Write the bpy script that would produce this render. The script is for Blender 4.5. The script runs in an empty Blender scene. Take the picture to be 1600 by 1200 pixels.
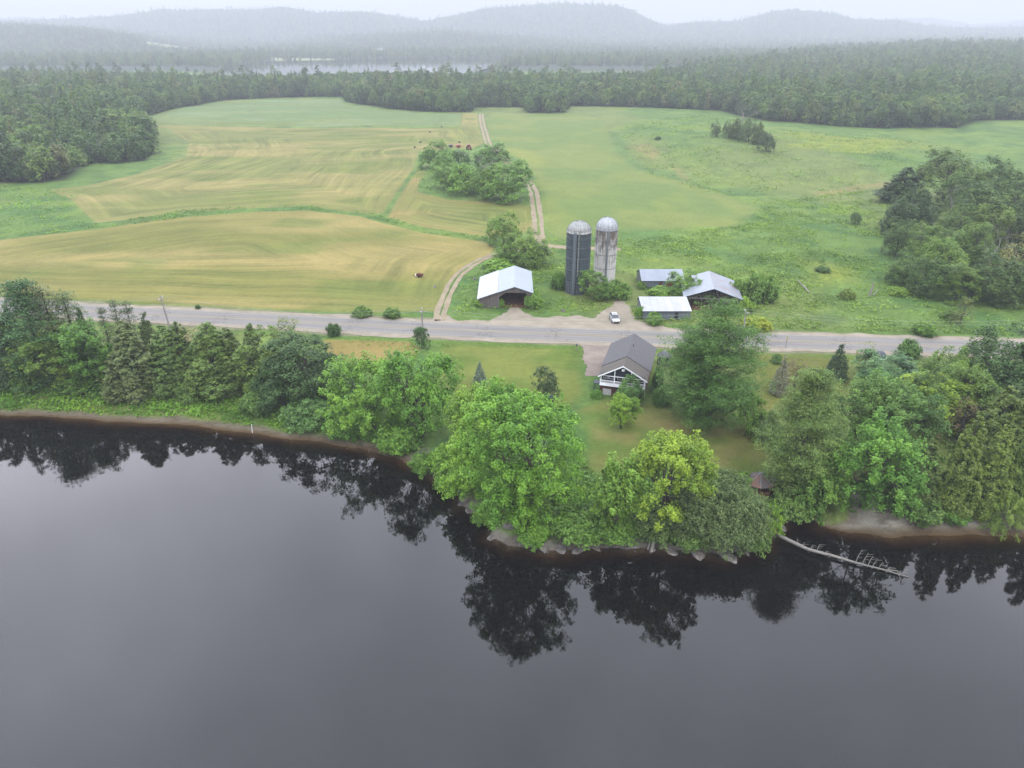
import bpy, math, random
import numpy as np
from mathutils import Vector, Matrix
# ------------------------------------------------------------------ camera, sky, sun, exposure
SC = bpy.context.scene
COL = SC.collection
CH = 62.0; PITCH = math.radians(26.15); F = 1120.0
cam_d = bpy.data.cameras.new('camera'); cam = bpy.data.objects.new('camera', cam_d); COL.objects.link(cam)
cam.location = (0, 0, CH); cam.rotation_euler = (math.pi/2 - PITCH, 0, 0)
cam_d.sensor_width = 36; cam_d.lens = F/1600*36; cam_d.clip_start = 0.5; cam_d.clip_end = 30000
SC.camera = cam
SUN_EL, SUN_AZ = math.radians(58), math.radians(150)
W = bpy.data.worlds.new('World'); SC.world = W; W.use_nodes = True
nt = W.node_tree; nt.nodes.clear(); N = nt.nodes.new; LK = nt.links.new
wo = N('ShaderNodeOutputWorld'); bg = N('ShaderNodeBackground'); bg2 = N('ShaderNodeBackground'); ad = N('ShaderNodeAddShader')
sky = N('ShaderNodeTexSky'); sky.sky_type = 'NISHITA'; sky.sun_disc = False
sky.sun_elevation = SUN_EL; sky.sun_rotation = SUN_AZ
LK(sky.outputs[0], bg2.inputs[0]); bg2.inputs[1].default_value = 0.012
tc = N('ShaderNodeTexCoord'); sp = N('ShaderNodeSeparateXYZ'); LK(tc.outputs['Generated'], sp.inputs[0])
rp = N('ShaderNodeValToRGB'); LK(sp.outputs[2], rp.inputs[0])
e = rp.color_ramp.elements
e[0].position = 0.0; e[0].color = (0.40, 0.395, 0.375, 1)
e[1].position = 1.0; e[1].color = (2.1, 2.25, 2.6, 1)
for p, c in ((0.06, (0.40, 0.395, 0.375, 1)), (0.22, (1.5, 1.54, 1.66, 1)), (0.46, (3.0, 3.0, 3.38, 1)), (0.62, (2.65, 2.78, 3.15, 1)), (0.8, (2.2, 2.38, 2.7, 1))):
    q = e.new(p); q.color = c
no = N('ShaderNodeTexNoise'); no.inputs['Scale'].default_value = 3.2; no.inputs['Detail'].default_value = 3; LK(tc.outputs['Generated'], no.inputs['Vector'])
mr = N('ShaderNodeMapRange'); LK(no.outputs[0], mr.inputs[0]); mr.inputs[1].default_value = .3; mr.inputs[2].default_value = .7; mr.inputs[3].default_value = .80; mr.inputs[4].default_value = 1.20
sx_ = N('ShaderNodeMath'); sx_.operation = 'MULTIPLY_ADD'; LK(sp.outputs[0], sx_.inputs[0]); sx_.inputs[1].default_value = -.18; sx_.inputs[2].default_value = 1.0
ml_ = N('ShaderNodeMath'); ml_.operation = 'MULTIPLY'; LK(mr.outputs[0], ml_.inputs[0]); LK(sx_.outputs[0], ml_.inputs[1]); LK(ml_.outputs[0], bg.inputs[1]); LK(rp.outputs[0], bg.inputs[0])
LK(bg.outputs[0], ad.inputs[0]); LK(bg2.outputs[0], ad.inputs[1]); LK(ad.outputs[0], wo.inputs[0])
sd_ = bpy.data.lights.new('sun', 'SUN'); sd_.energy = 1.3; sd_.angle = math.radians(14); sd_.color = (1, .96, .9)
so = bpy.data.objects.new('sun', sd_); COL.objects.link(so)
dv = Vector((math.sin(SUN_AZ)*math.cos(SUN_EL), math.cos(SUN_AZ)*math.cos(SUN_EL), math.sin(SUN_EL)))
so.rotation_euler = dv.to_track_quat('Z', 'Y').to_euler(); so.location = (0, 0, 500)
vs = SC.view_settings; vs.view_transform = 'Standard'; vs.look = 'None'; vs.exposure = 1.0; vs.gamma = 1; vs.use_curve_mapping = False
cy = SC.cycles; SC.render.engine = 'CYCLES'
cy.max_bounces = 6; cy.diffuse_bounces = 2; cy.glossy_bounces = 3; cy.transmission_bounces = 2; cy.transparent_max_bounces = 8; cy.volume_bounces = 0
cy.use_denoising = True; cy.use_adaptive_sampling = True; cy.adaptive_threshold = 0.02; cy.caustics_reflective = False; cy.caustics_refractive = False
cy.sample_clamp_indirect = 4
HAZE_D, HAZE_C = 0.00030, (0.418, 0.44, 0.47)

# ------------------------------------------------------------------ maths helpers
CT, ST = math.cos(PITCH), math.sin(PITCH)
def ray(px, py):
    px = np.asarray(px, float); py = np.asarray(py, float)
    v = (py-600)/F; u = (px-800)/F
    return u, CT - v*ST, -(ST + v*CT)           # world x, y, z of the view ray
def onz(px, py, z=0.0):
    u, f, d = ray(px, py); t = (z-CH)/d
    return np.stack([u*t, f*t], -1)
def hsh(ix, iy, s):
    n = (ix.astype(np.int64)*374761393 + iy.astype(np.int64)*668265263 + s*1442695041) & 0x7fffffff
    n = ((n ^ (n >> 13))*1274126177) & 0x7fffffff
    return ((n ^ (n >> 16)) & 0xffff)/65535.0
def vn(x, y, s=0):
    ix = np.floor(x); iy = np.floor(y); fx = x-ix; fy = y-iy
    fx = fx*fx*(3-2*fx); fy = fy*fy*(3-2*fy)
    a = hsh(ix, iy, s); b = hsh(ix+1, iy, s); c = hsh(ix, iy+1, s); d = hsh(ix+1, iy+1, s)
    return a+(b-a)*fx+(c-a)*fy+(a-b-c+d)*fx*fy
def fbm(x, y, s=0, o=3):
    r = 0; a = .5; t = 0
    for k in range(o):
        r = r+a*vn(x*2**k+17.3*k, y*2**k+9.1*k, s+k); t += a; a *= .5
    return r/t
def sst(x):
    x = np.clip(x, 0, 1); return x*x*(3-2*x)
def sdf(poly, X, Y, closed=True):
    """signed distance, positive inside"""
    P = np.asarray(poly, float); n = len(P)
    d = np.full(X.shape, 1e18); ins = np.zeros(X.shape, bool)
    for i in range(n if closed else n-1):
        ax, ay = P[i]; bx, by = P[(i+1) % n]
        ex, ey = bx-ax, by-ay; L = ex*ex+ey*ey+1e-9
        t = np.clip(((X-ax)*ex+(Y-ay)*ey)/L, 0, 1)
        d = np.minimum(d, (X-ax-t*ex)**2+(Y-ay-t*ey)**2)
        if closed:
            c = ((ay > Y) != (by > Y))
            if ey != 0: ins ^= c & (X < ax+(Y-ay)*ex/ey)
    d = np.sqrt(d)
    return np.where(ins, d, -d) if closed else d
def sdf_box(poly, X, Y, m=30):
    P = np.asarray(poly); out = np.full(X.shape, -float(m))
    k = (X > P[:, 0].min()-m) & (X < P[:, 0].max()+m) & (Y > P[:, 1].min()-m) & (Y < P[:, 1].max()+m)
    if k.any(): out[k] = np.maximum(sdf(P, X[k], Y[k]), -m)
    return out
def lin(c): return tuple((v/12.92 if v <= .04045 else ((v+.055)/1.055)**2.4) for v in (q/255 for q in c))
KILL = 4.5
def A(r, g, b, k=1.0): return tuple(v/KILL*k for v in lin((r, g, b)))

# ------------------------------------------------------------------ terrain
SH_PX = [(-1500, 610), (-900, 622), (-400, 636), (0, 648), (60, 650), (130, 655), (200, 660), (300, 664), (400, 678), (450, 686), (500, 690), (560, 702), (620, 716),
 (660, 732), (690, 748), (712, 766), (722, 790), (752, 802), (778, 815), (770, 836), (795, 850), (850, 862), (900, 857), (950, 853), (1020, 856), (1060, 861), (1130, 868), (1188, 852),
 (1212, 826), (1240, 812), (1268, 806), (1278, 822), (1330, 835), (1400, 838), (1600, 838), (1900, 836), (2600, 820), (3600, 780)]
SH = onz([p[0] for p in SH_PX], [p[1] for p in SH_PX])
LAND = np.vstack([SH, [[9000, 300], [9000, 12000], [-9000, 12000], [-9000, 300]]])
LAKE = onz([340, 560, 740, 790, 1000, 1220, 1220, 1000, 800, 600, 430, 365], [120, 120, 114, 97, 87, 83, 79, 83, 91, 92.5, 96, 103], 1.5)
def slp(px): return (np.asarray(px, float)-800)/F/1.114
def ridge_z(D, py):
    u, f, d = ray(800, py); return CH + D*d/f
RIDGES = [(2700, 600, [(-900, 36), (0, 39), (60, 40), (150, 46), (220, 57), (330, 74), (420, 84), (600, 100), (2400, 100)]),
 (3100, 500, [(-900, 70), (300, 76), (400, 72), (500, 64), (590, 57), (700, 52), (800, 60), (900, 68), (1000, 72), (1200, 70), (1400, 64), (2400, 60)]),
 (4700, 900, [(-900, 30), (-100, 36), (60, 34), (125, 31), (200, 26), (250, 19), (330, 18), (400, 16), (450, 14), (500, 22), (570, 20), (620, 29), (665, 36), (720, 25), (760, 16), (800, 11), (880, 8), (960, 11), (985, 18), (1010, 31),
   (1040, 44), (1080, 38), (1140, 37), (1170, 31), (1200, 22), (1240, 18), (1300, 24), (1335, 35), (1400, 35), (1450, 45), (1600, 47), (2400, 40)]),
 (7600, 1400, [(-900, 22), (0, 24), (100, 27), (400, 32), (1000, 36), (1100, 32), (1200, 38), (1350, 29), (1450, 26), (1520, 37), (1600, 29), (2400, 26)])]
RD = [(D, Wd, slp([p[0] for p in L]), np.array([ridge_z(D, p[1])-14 for p in L])) for D, Wd, L in RIDGES]
def height(X, Y, fine=True):
    X = np.asarray(X, float); Y = np.asarray(Y, float)
    s = sdf(LAND, X, Y)
    if fine: s = s + (fbm(X/4, Y/4, 5)-.5)*1.6*np.clip(1-(s/20)**2, 0, 1)
    sx = X/np.maximum(Y, 20)
    beach = sst((X-43)/8); left = sst((-8-X)/12)
    zb = 1.5 + beach*(-.75) + left*(-.9)
    wb = 2.2 + beach*5.5 + left*3.2
    up = zb*sst(s/wb)**.8 + (4.0-zb)*sst((s-wb*.7)/24)
    dn = -2.6*sst(-s/13)**.8
    h = np.where(s > 0, up, dn)
    far = sst((Y-185)/120)
    h = h + far*(((fbm(X/150+3, Y/150, 21)-.5)*9 + (fbm(X/420, Y/420, 31)-.45)*8)*(1-.6*sst((Y-550)/300)))
    h = h - 3.5*sst((Y-750)/300)*(1-sst((sx-.1)/.2))
    h = h + 20*sst((sx-.12)/.5)*sst((Y-560)/1100)*sst((2600-Y)/500)
    k = Y > 1250
    if np.any(k):
        h = np.where(k, h*(1-sst((Y-1250)/400)*np.clip(1-(sx-.25)*4, 0, 1)) + 3*sst((Y-1250)/400), h)
        for D, Wd, xs, zs in RD:
            zr = np.interp(sx, xs, zs); zr = zr + (fbm(X/260, Y/260, 77)-.5)*22*(D/4700)
            t = sst((Y-(D-Wd))/Wd)
            h = np.where(k, np.maximum(h, 3+(zr-3)*t), h)
        hl = sdf_box(LAKE, X, Y, 60)
        h = np.where(hl > -60, h*(1-sst((hl+60)/60)) + (-2.0)*sst((hl+60)/60), h)
    return h
def at(px, py):
    """the ground point seen at a pixel of the 1600 x 1200 photograph"""
    px = np.asarray(px, float); py = np.asarray(py, float)
    u, f, d = ray(px, py); z = np.full(px.shape, 4.0)
    for i in range(14):
        t = (z-CH)/d; z = z*.4+.6*height(u*t, f*t, False)
    t = (z-CH)/d
    return np.stack([u*t, f*t], -1)
def atp(pts): 
    a = np.array(pts, float); return at(a[:, 0], a[:, 1])
def hz(x, y): return float(height(np.array([x]), np.array([y]))[0])
def ztop(Y, py):
    u, f, d = ray(800, py); return CH+Y*d/f
def mpp(Y, z=4): return (Y*CT+(CH-z)*ST)/F          # metres per photo pixel there

# ------------------------------------------------------------------ object helpers
def tag(o, label=None, cat=None, group=None, kind=None):
    if label: o['label'] = label
    if cat: o['category'] = cat
    if group: o['group'] = group
    if kind: o['kind'] = kind
    return o
def link(o, parent=None):
    COL.objects.link(o)
    if parent is not None: o.parent = parent
    return o
def empty(name, loc, rz=0.0):
    o = bpy.data.objects.new(name, None); COL.objects.link(o); o.location = loc; o.rotation_euler = (0, 0, rz); o.empty_display_size = .5
    return o
def npmesh(name, V, Fq, mats, attrs=None, midx=None, smooth=False):
    """V (n,3); Fq (m,3|4) int; attrs {name: (type, domain, array)}"""
    me = bpy.data.meshes.new(name)
    V = np.ascontiguousarray(V, np.float32); Fq = np.ascontiguousarray(Fq, np.int32); m, k = Fq.shape
    me.vertices.add(len(V)); me.vertices.foreach_set('co', V.ravel())
    me.loops.add(m*k); me.loops.foreach_set('vertex_index', Fq.ravel())
    me.polygons.add(m); me.polygons.foreach_set('loop_start', np.arange(0, m*k, k, dtype=np.int32))
    if smooth: me.polygons.foreach_set('use_smooth', np.ones(m, bool))
    for mt in mats: me.materials.append(mt)
    if midx is not None: me.polygons.foreach_set('material_index', np.ascontiguousarray(midx, np.int32))
    for an, (ty, dom, arr) in (attrs or {}).items():
        at_ = me.attributes.new(an, ty, dom)
        at_.data.foreach_set('color' if 'COLOR' in ty else 'value', np.ascontiguousarray(arr, np.float32).ravel())
    me.update(calc_edges=True)
    if not smooth: me.polygons.foreach_set('use_smooth', np.zeros(m, bool))
    return me
class MB:
    """collects shapes; build() links them as one mesh object"""
    def __init__(s): s.v = []; s.f = []; s.m = []
    def add(s, vs_, fs, mi=0):
        b = len(s.v); s.v += [tuple(p) for p in vs_]; s.f += [tuple(b+i for i in f) for f in fs]; s.m += [mi]*len(fs); return s
    def box(s, x0, x1, y0, y1, z0, z1, mi=0):
        v = [(x, y, z) for z in (z0, z1) for y in (y0, y1) for x in (x0, x1)]
        return s.add(v, [(0, 2, 3, 1), (4, 5, 7, 6), (0, 1, 5, 4), (2, 6, 7, 3), (0, 4, 6, 2), (1, 3, 7, 5)], mi)
    def slab(s, quad, th, mi=0):
        """quad of 4 points given thickness along -normal"""
        q = [Vector(p) for p in quad]; n = (q[1]-q[0]).cross(q[3]-q[0]).normalized()*th
        v = q+[p-n for p in q]
        return s.add(v, [(0, 1, 2, 3), (7, 6, 5, 4), (0, 4, 5, 1), (1, 5, 6, 2), (2, 6, 7, 3), (3, 7, 4, 0)], mi)
    def prism(s, poly, ax, a, b, mi=0):
        """extrude a 2D polygon along axis ax ('x','y','z') from a to b"""
        def P(p, t): return {'x': (t, p[0], p[1]), 'y': (p[0], t, p[1]), 'z': (p[0], p[1], t)}[ax]
        n = len(poly); v = [P(p, a) for p in poly]+[P(p, b) for p in poly]
        fs = [tuple(range(n))[::-1], tuple(range(n, 2*n))]+[(i, (i+1) % n, n+(i+1) % n, n+i) for i in range(n)]
        return s.add(v, fs, mi)
    def tube(s, pts, rad, n=6, mi=0, cap=True):
        v, f = tube_vf(pts, rad, n, cap); return s.add(v, f, mi)
    def ring(s, cx, cy, prof, n=24, mi=0, cap=True):
        """lathe: prof list of (r,z)"""
        v = []; f = []
        for r, z in prof: v += [(cx+r*math.cos(2*math.pi*i/n), cy+r*math.sin(2*math.pi*i/n), z) for i in range(n)]
        for k in range(len(prof)-1):
            for i in range(n): f.append((k*n+i, k*n+(i+1) % n, (k+1)*n+(i+1) % n, (k+1)*n+i))
        if cap: f.append(tuple(range(n))[::-1]); f.append(tuple((len(prof)-1)*n+i for i in range(n)))
        return s.add(v, f, mi)
    def mesh(s, name, mats, smooth=False):
        me = bpy.data.meshes.new(name); me.from_pydata(s.v, [], s.f)
        for m in (mats if isinstance(mats, (list, tuple)) else [mats]): me.materials.append(m)
        me.polygons.foreach_set('material_index', s.m)
        if smooth: me.polygons.foreach_set('use_smooth', [True]*len(s.f))
        me.update(); return me
    def build(s, name, mats, parent=None, smooth=False):
        return link(bpy.data.objects.new(name, s.mesh(name, mats, smooth)), parent)
def tube_vf(pts, rad, n=6, cap=True):
    pts = [Vector(p) for p in pts]; v = []; f = []
    for i, p in enumerate(pts):
        d = (pts[min(i+1, len(pts)-1)]-pts[max(i-1, 0)]).normalized()
        a = d.orthogonal().normalized() if abs(d.z) < .9 else Vector((1, 0, 0)).cross(d).normalized(); b = d.cross(a)
        r = rad[i] if hasattr(rad, '__len__') else rad
        v += [tuple(p+(a*math.cos(2*math.pi*k/n)+b*math.sin(2*math.pi*k/n))*r) for k in range(n)]
    for i in range(len(pts)-1):
        for k in range(n): f.append((i*n+k, i*n+(k+1) % n, (i+1)*n+(k+1) % n, (i+1)*n+k))
    if cap: f.append(tuple(range(n))[::-1]); f.append(tuple((len(pts)-1)*n+k for k in range(n)))
    return v, f

# ------------------------------------------------------------------ materials
class NT:
    def __init__(s, name):
        s.m = bpy.data.materials.new(name); s.m.use_nodes = True; s.t = s.m.node_tree; s.t.nodes.clear()
        s.out = s.n('ShaderNodeOutputMaterial')
    def n(s, ty, **kw):
        q = s.t.nodes.new(ty)
        for k, v in kw.items(): setattr(q, k, v)
        return q
    def l(s, a, b): s.t.links.new(a, b)
    def val(s, q, **kw):
        for k, v in kw.items(): q.inputs[k.replace('_', ' ')].default_value = v
        return q
    def math(s, op, a, b=0.0, c=None):
        q = s.n('ShaderNodeMath', operation=op)
        for i, x in enumerate((a, b) if c is None else (a, b, c)):
            if hasattr(x, 'links'): s.l(x, q.inputs[i])
            else: q.inputs[i].default_value = x
        return q.outputs[0]
    def mix(s, f, a, b, mode='MIX'):
        q = s.n('ShaderNodeMix', data_type='RGBA', blend_type=mode)
        for i, x in ((0, f), (6, a), (7, b)):
            if hasattr(x, 'links'): s.l(x, q.inputs[i])
            else: q.inputs[i].default_value = x if i == 0 else (tuple(x)+(1,))[:4]
        return q.outputs[2]
    def noise(s, scale, detail=3, vec=None, out=0):
        q = s.n('ShaderNodeTexNoise'); q.inputs['Scale'].default_value = scale; q.inputs['Detail'].default_value = detail
        if vec is not None: s.l(vec, q.inputs['Vector'])
        return q.outputs[out]
    def rng(s, x, a, b, c, d):
        q = s.n('ShaderNodeMapRange'); s.l(x, q.inputs[0])
        for i, v in enumerate((a, b, c, d)): q.inputs[i+1].default_value = v
        return q.outputs[0]
    def obj(s): 
        return s.n('ShaderNodeTexCoord').outputs['Object']
    def pos(s): return s.n('ShaderNodeNewGeometry').outputs['Position']
    def attr(s, name, out='Fac'):
        q = s.n('ShaderNodeAttribute'); q.attribute_name = name; return q.outputs[out]
    def scale(s, vec, sc):
        q = s.n('ShaderNodeMapping'); s.l(vec, q.inputs[0]); q.inputs['Scale'].default_value = sc; return q.outputs[0]
    def pbr(s, col, rough=.8, spec=.3, metal=0.0, bump=None, bs=.3, bd=.05):
        q = s.n('ShaderNodeBsdfPrincipled')
        if hasattr(col, 'links'): s.l(col, q.inputs['Base Color'])
        else: q.inputs['Base Color'].default_value = tuple(col)+(1,)
        if hasattr(rough, 'links'): s.l(rough, q.inputs['Roughness'])
        else: q.inputs['Roughness'].default_value = rough
        q.inputs['Specular IOR Level'].default_value = spec; q.inputs['Metallic'].default_value = metal
        if bump is not None:
            b = s.n('ShaderNodeBump'); s.l(bump, b.inputs['Height']); b.inputs['Strength'].default_value = bs; b.inputs['Distance'].default_value = bd
            s.l(b.outputs[0], q.inputs['Normal'])
        s.l(q.outputs[0], s.out.inputs[0]); return q
def simple(name, col, rough=.7, spec=.3, metal=0, var=.25, sc=3.0):
    m = NT(name); nz = m.noise(sc, 4, m.obj())
    c = m.mix(1.0, col, m.mix(m.rng(nz, .3, .7, 0, 1), (1-var,)*3, (1+var,)*3), 'MULTIPLY')
    m.pbr(c, rough, spec, metal, nz, .2, .02); return m.m
def leafmat(name, base=None, forest=False):
    m = NT(name); oi = m.n('ShaderNodeObjectInfo'); tone = m.attr('tone')
    if forest:
        r = m.n('ShaderNodeValToRGB'); m.l(oi.outputs['Random'], r.inputs[0]); el = r.color_ramp.elements
        el[0].position = 0; el[0].color = A(64, 98, 58)+(1,); el[1].position = 1; el[1].color = A(128, 134, 92)+(1,)
        for p, c in ((.3, A(74, 112, 62)), (.55, A(88, 130, 68)), (.8, A(110, 152, 72)), (.93, A(116, 138, 84))): el.new(p).color = c+(1,)
        col = r.outputs[0]
    else:
        col = oi.outputs['Color']
    col = m.mix(1.0, col, (1.05, 1.0, .80), 'MULTIPLY')
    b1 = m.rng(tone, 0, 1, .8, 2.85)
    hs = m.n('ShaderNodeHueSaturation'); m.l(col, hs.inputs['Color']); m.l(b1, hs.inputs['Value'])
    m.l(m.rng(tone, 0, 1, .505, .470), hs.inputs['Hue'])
    hs.inputs['Saturation'].default_value = 1.0
    d = m.n('ShaderNodeBsdfPrincipled'); m.l(hs.outputs[0], d.inputs['Base Color']); d.inputs['Roughness'].default_value = .55; d.inputs['Specular IOR Level'].default_value = .22
    t = m.n('ShaderNodeBsdfTranslucent')
    tcx = m.mix(1.0, hs.outputs[0], (1.15, 1.25, .42), 'MULTIPLY'); m.l(tcx, t.inputs[0])
    x = m.n('ShaderNodeMixShader'); x.inputs[0].default_value = .32; m.l(d.outputs[0], x.inputs[1]); m.l(t.outputs[0], x.inputs[2]); m.l(x.outputs[0], m.out.inputs[0])
    return m.m
M = {}
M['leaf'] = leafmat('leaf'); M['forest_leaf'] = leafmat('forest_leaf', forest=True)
def barkmat(name, c1, c2):
    m = NT(name); nz = m.noise(2.5, 5, m.scale(m.obj(), (3, 3, .6))); m.pbr(m.mix(m.rng(nz, .3, .7, 0, 1), c1, c2), .9, .2, 0, nz, .6, .05); return m.m
M['bark'] = barkmat('bark', A(95, 88, 80), A(140, 130, 120)); M['dead'] = barkmat('dead_wood', A(160, 152, 142), A(200, 195, 185))
# ------------------------------------------------------------------ ground sheet
RDP = [(-1400, 430), (-700, 452), (-300, 465), (0, 478), (100, 484), (200, 490), (400, 499.5), (600, 510), (800, 519.5), (1000, 527), (1200, 532.5), (1500, 542), (1600, 545), (1900, 553), (2500, 566), (3300, 580)]
def catmull(P, step=2.0):
    P = np.asarray(P); out = []
    for i in range(len(P)-1):
        p0 = P[max(i-1, 0)]; p1 = P[i]; p2 = P[i+1]; p3 = P[min(i+2, len(P)-1)]
        n = max(2, int(np.linalg.norm(p2-p1)/step))
        for t in np.linspace(0, 1, n, endpoint=False):
            out.append(.5*((2*p1)+(-p0+p2)*t+(2*p0-5*p1+4*p2-p3)*t*t+(-p0+3*p1-3*p2+p3)*t**3))
    out.append(P[-1]); return np.array(out)
ROADC = catmull(atp(RDP), 4.0)
TRK = {  # dirt tracks, pixel centre lines
 'a': [(689, 501), (688, 490), (695, 470), (705, 447), (722, 425), (748, 408), (768, 400), (800, 392), (835, 384)],
 'b': [(842, 366), (840, 340), (836, 312), (832, 296), (822, 282), (806, 268), (790, 250), (770, 232), (762, 222), (757, 205), (753, 190), (752, 178)],
 'c': [(842, 366), (845, 376), (858, 384), (900, 388), (945, 389), (970, 390)],
 'd': [(955, 505), (968, 492), (972, 478), (985, 462), (1000, 440)]}
HAYL = atp([(-700, 425), (-350, 398), (0, 375), (150, 358), (290, 339), (400, 331), (480, 329), (560, 338), (600, 349), (660, 364), (757, 378), (772, 387), (768, 397), (722, 421), (704, 442), (694, 466), (683, 486), (560, 489), (400, 485), (150, 478), (-150, 466), (-700, 440)])
HAYM = atp([(75, 297), (140, 289), (215, 272), (290, 246), (296, 222), (262, 200), (236, 195), (400, 199), (530, 200), (650, 201), (720, 198), (724, 177), (746, 177), (748, 200), (756, 224), (735, 232), (700, 232), (655, 236), (646, 262), (628, 290), (598, 333), (570, 334), (480, 322), (400, 325), (295, 330), (200, 343), (150, 348), (130, 330), (110, 310)])
HAYR = atp([(606, 340), (628, 300), (652, 268), (668, 268), (655, 285), (652, 300), (700, 312), (830, 321), (834, 360), (800, 368), (765, 371), (660, 354)])
HAYT = atp([(224, 188), (260, 175), (320, 163), (430, 156), (532, 154), (540, 164), (590, 170), (660, 177), (720, 178), (719, 196), (530, 198), (400, 197), (236, 193)])
MEADE = atp([(766, 178), (900, 176), (945, 190), (958, 235), (1000, 268), (1090, 290), (1185, 325), (1150, 352), (1000, 360), (870, 372), (850, 350), (845, 300), (830, 265), (800, 240), (772, 220), (762, 190)])
LAWN = atp([(690, 533), (905, 537), (912, 600), (900, 640), (800, 640), (710, 630), (690, 590)])
LAWN2 = atp([(1175, 548), (1330, 553), (1330, 600), (1250, 640), (1180, 640)])
LAWN3 = atp([(915, 645), (960, 625), (1050, 640), (1160, 665), (1200, 690), (1205, 730), (1160, 752), (1100, 745), (1000, 735), (940, 740), (915, 710)])
HAYS = atp([(505, 531), (640, 533), (655, 545), (640, 575), (520, 575)])
DRY = [atp(p) for p in ([(1020, 640), (1045, 655), (1075, 675), (1062, 692), (1040, 680), (1015, 655)], [(1105, 672), (1140, 660), (1150, 652), (1120, 690), (1105, 690)],
  [(930, 665), (985, 675), (985, 690), (935, 685)], [(1085, 700), (1150, 700), (1150, 740), (1100, 745)], [(1060, 690), (1100, 700), (1095, 712), (1065, 705)])]
BANKG = atp([(-900, 560), (0, 580), (300, 592), (500, 606), (640, 690), (600, 700), (500, 686), (400, 668), (300, 652), (200, 652), (0, 642), (-900, 616)])
YEL = [atp([(868, 200), (900, 225), (945, 262), (985, 275), (960, 280), (900, 262), (872, 235)]), atp([(1225, 205), (1330, 212), (1440, 222), (1470, 235), (1350, 240), (1230, 230)]), atp([(985, 395), (1050, 400), (1060, 418), (985, 415)]), atp([(1255, 405), (1330, 420), (1340, 440), (1280, 445)])]
BLUEG = [atp([(948, 205), (975, 205), (985, 245), (1015, 262), (1070, 270), (1100, 300), (1060, 295), (1000, 270), (960, 240)]), atp([(850, 355), (1060, 352), (1060, 372), (870, 376)])]
TANR = [atp([(1270, 300), (1340, 290), (1420, 276), (1430, 282), (1340, 298), (1285, 308)]), atp([(980, 228), (1010, 225), (1035, 240), (1020, 250)]), atp([(1050, 262), (1062, 265), (1082, 285), (1068, 282)])]
FGREEN = [onz([-300, 60, 80, -300], [92, 92, 97, 100], 3), onz([225, 410, 420, 235], [78, 78, 85, 84], 3), onz([420, 520, 520, 425], [90.5, 91.5, 92.5, 94], 3), onz([1575, 1600, 1600, 1580], [118, 116, 130, 128], 8)]
TRW = {k: catmull(atp(v), 1.5) for k, v in TRK.items()}
# woodland outline
WEDGE = atp([(-1300, 330), (-600, 300), (-200, 292), (0, 287), (60, 287), (112, 281), (122, 266), (150, 254), (180, 257), (232, 251), (243, 240), (236, 216), (222, 192), (226, 183), (300, 166), (350, 157), (430, 153), (534, 151), (545, 161), (592, 168), (660, 175), (735, 176), (745, 168), (815, 168), (825, 177), (885, 176), (892, 166), (960, 167), (1050, 170), (1130, 174), (1205, 190), (1300, 197), (1380, 201), (1500, 201), (1526, 189), (1600, 188), (1900, 190), (2600, 200)])
WOOD = np.vstack([WEDGE, [[4000, 500], [4000, 1900], [700, 1900], [420, 1350], [150, 980], [-330, 930], [-600, 1050], [-1500, 1300], [-3000, 1200]]])

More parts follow.
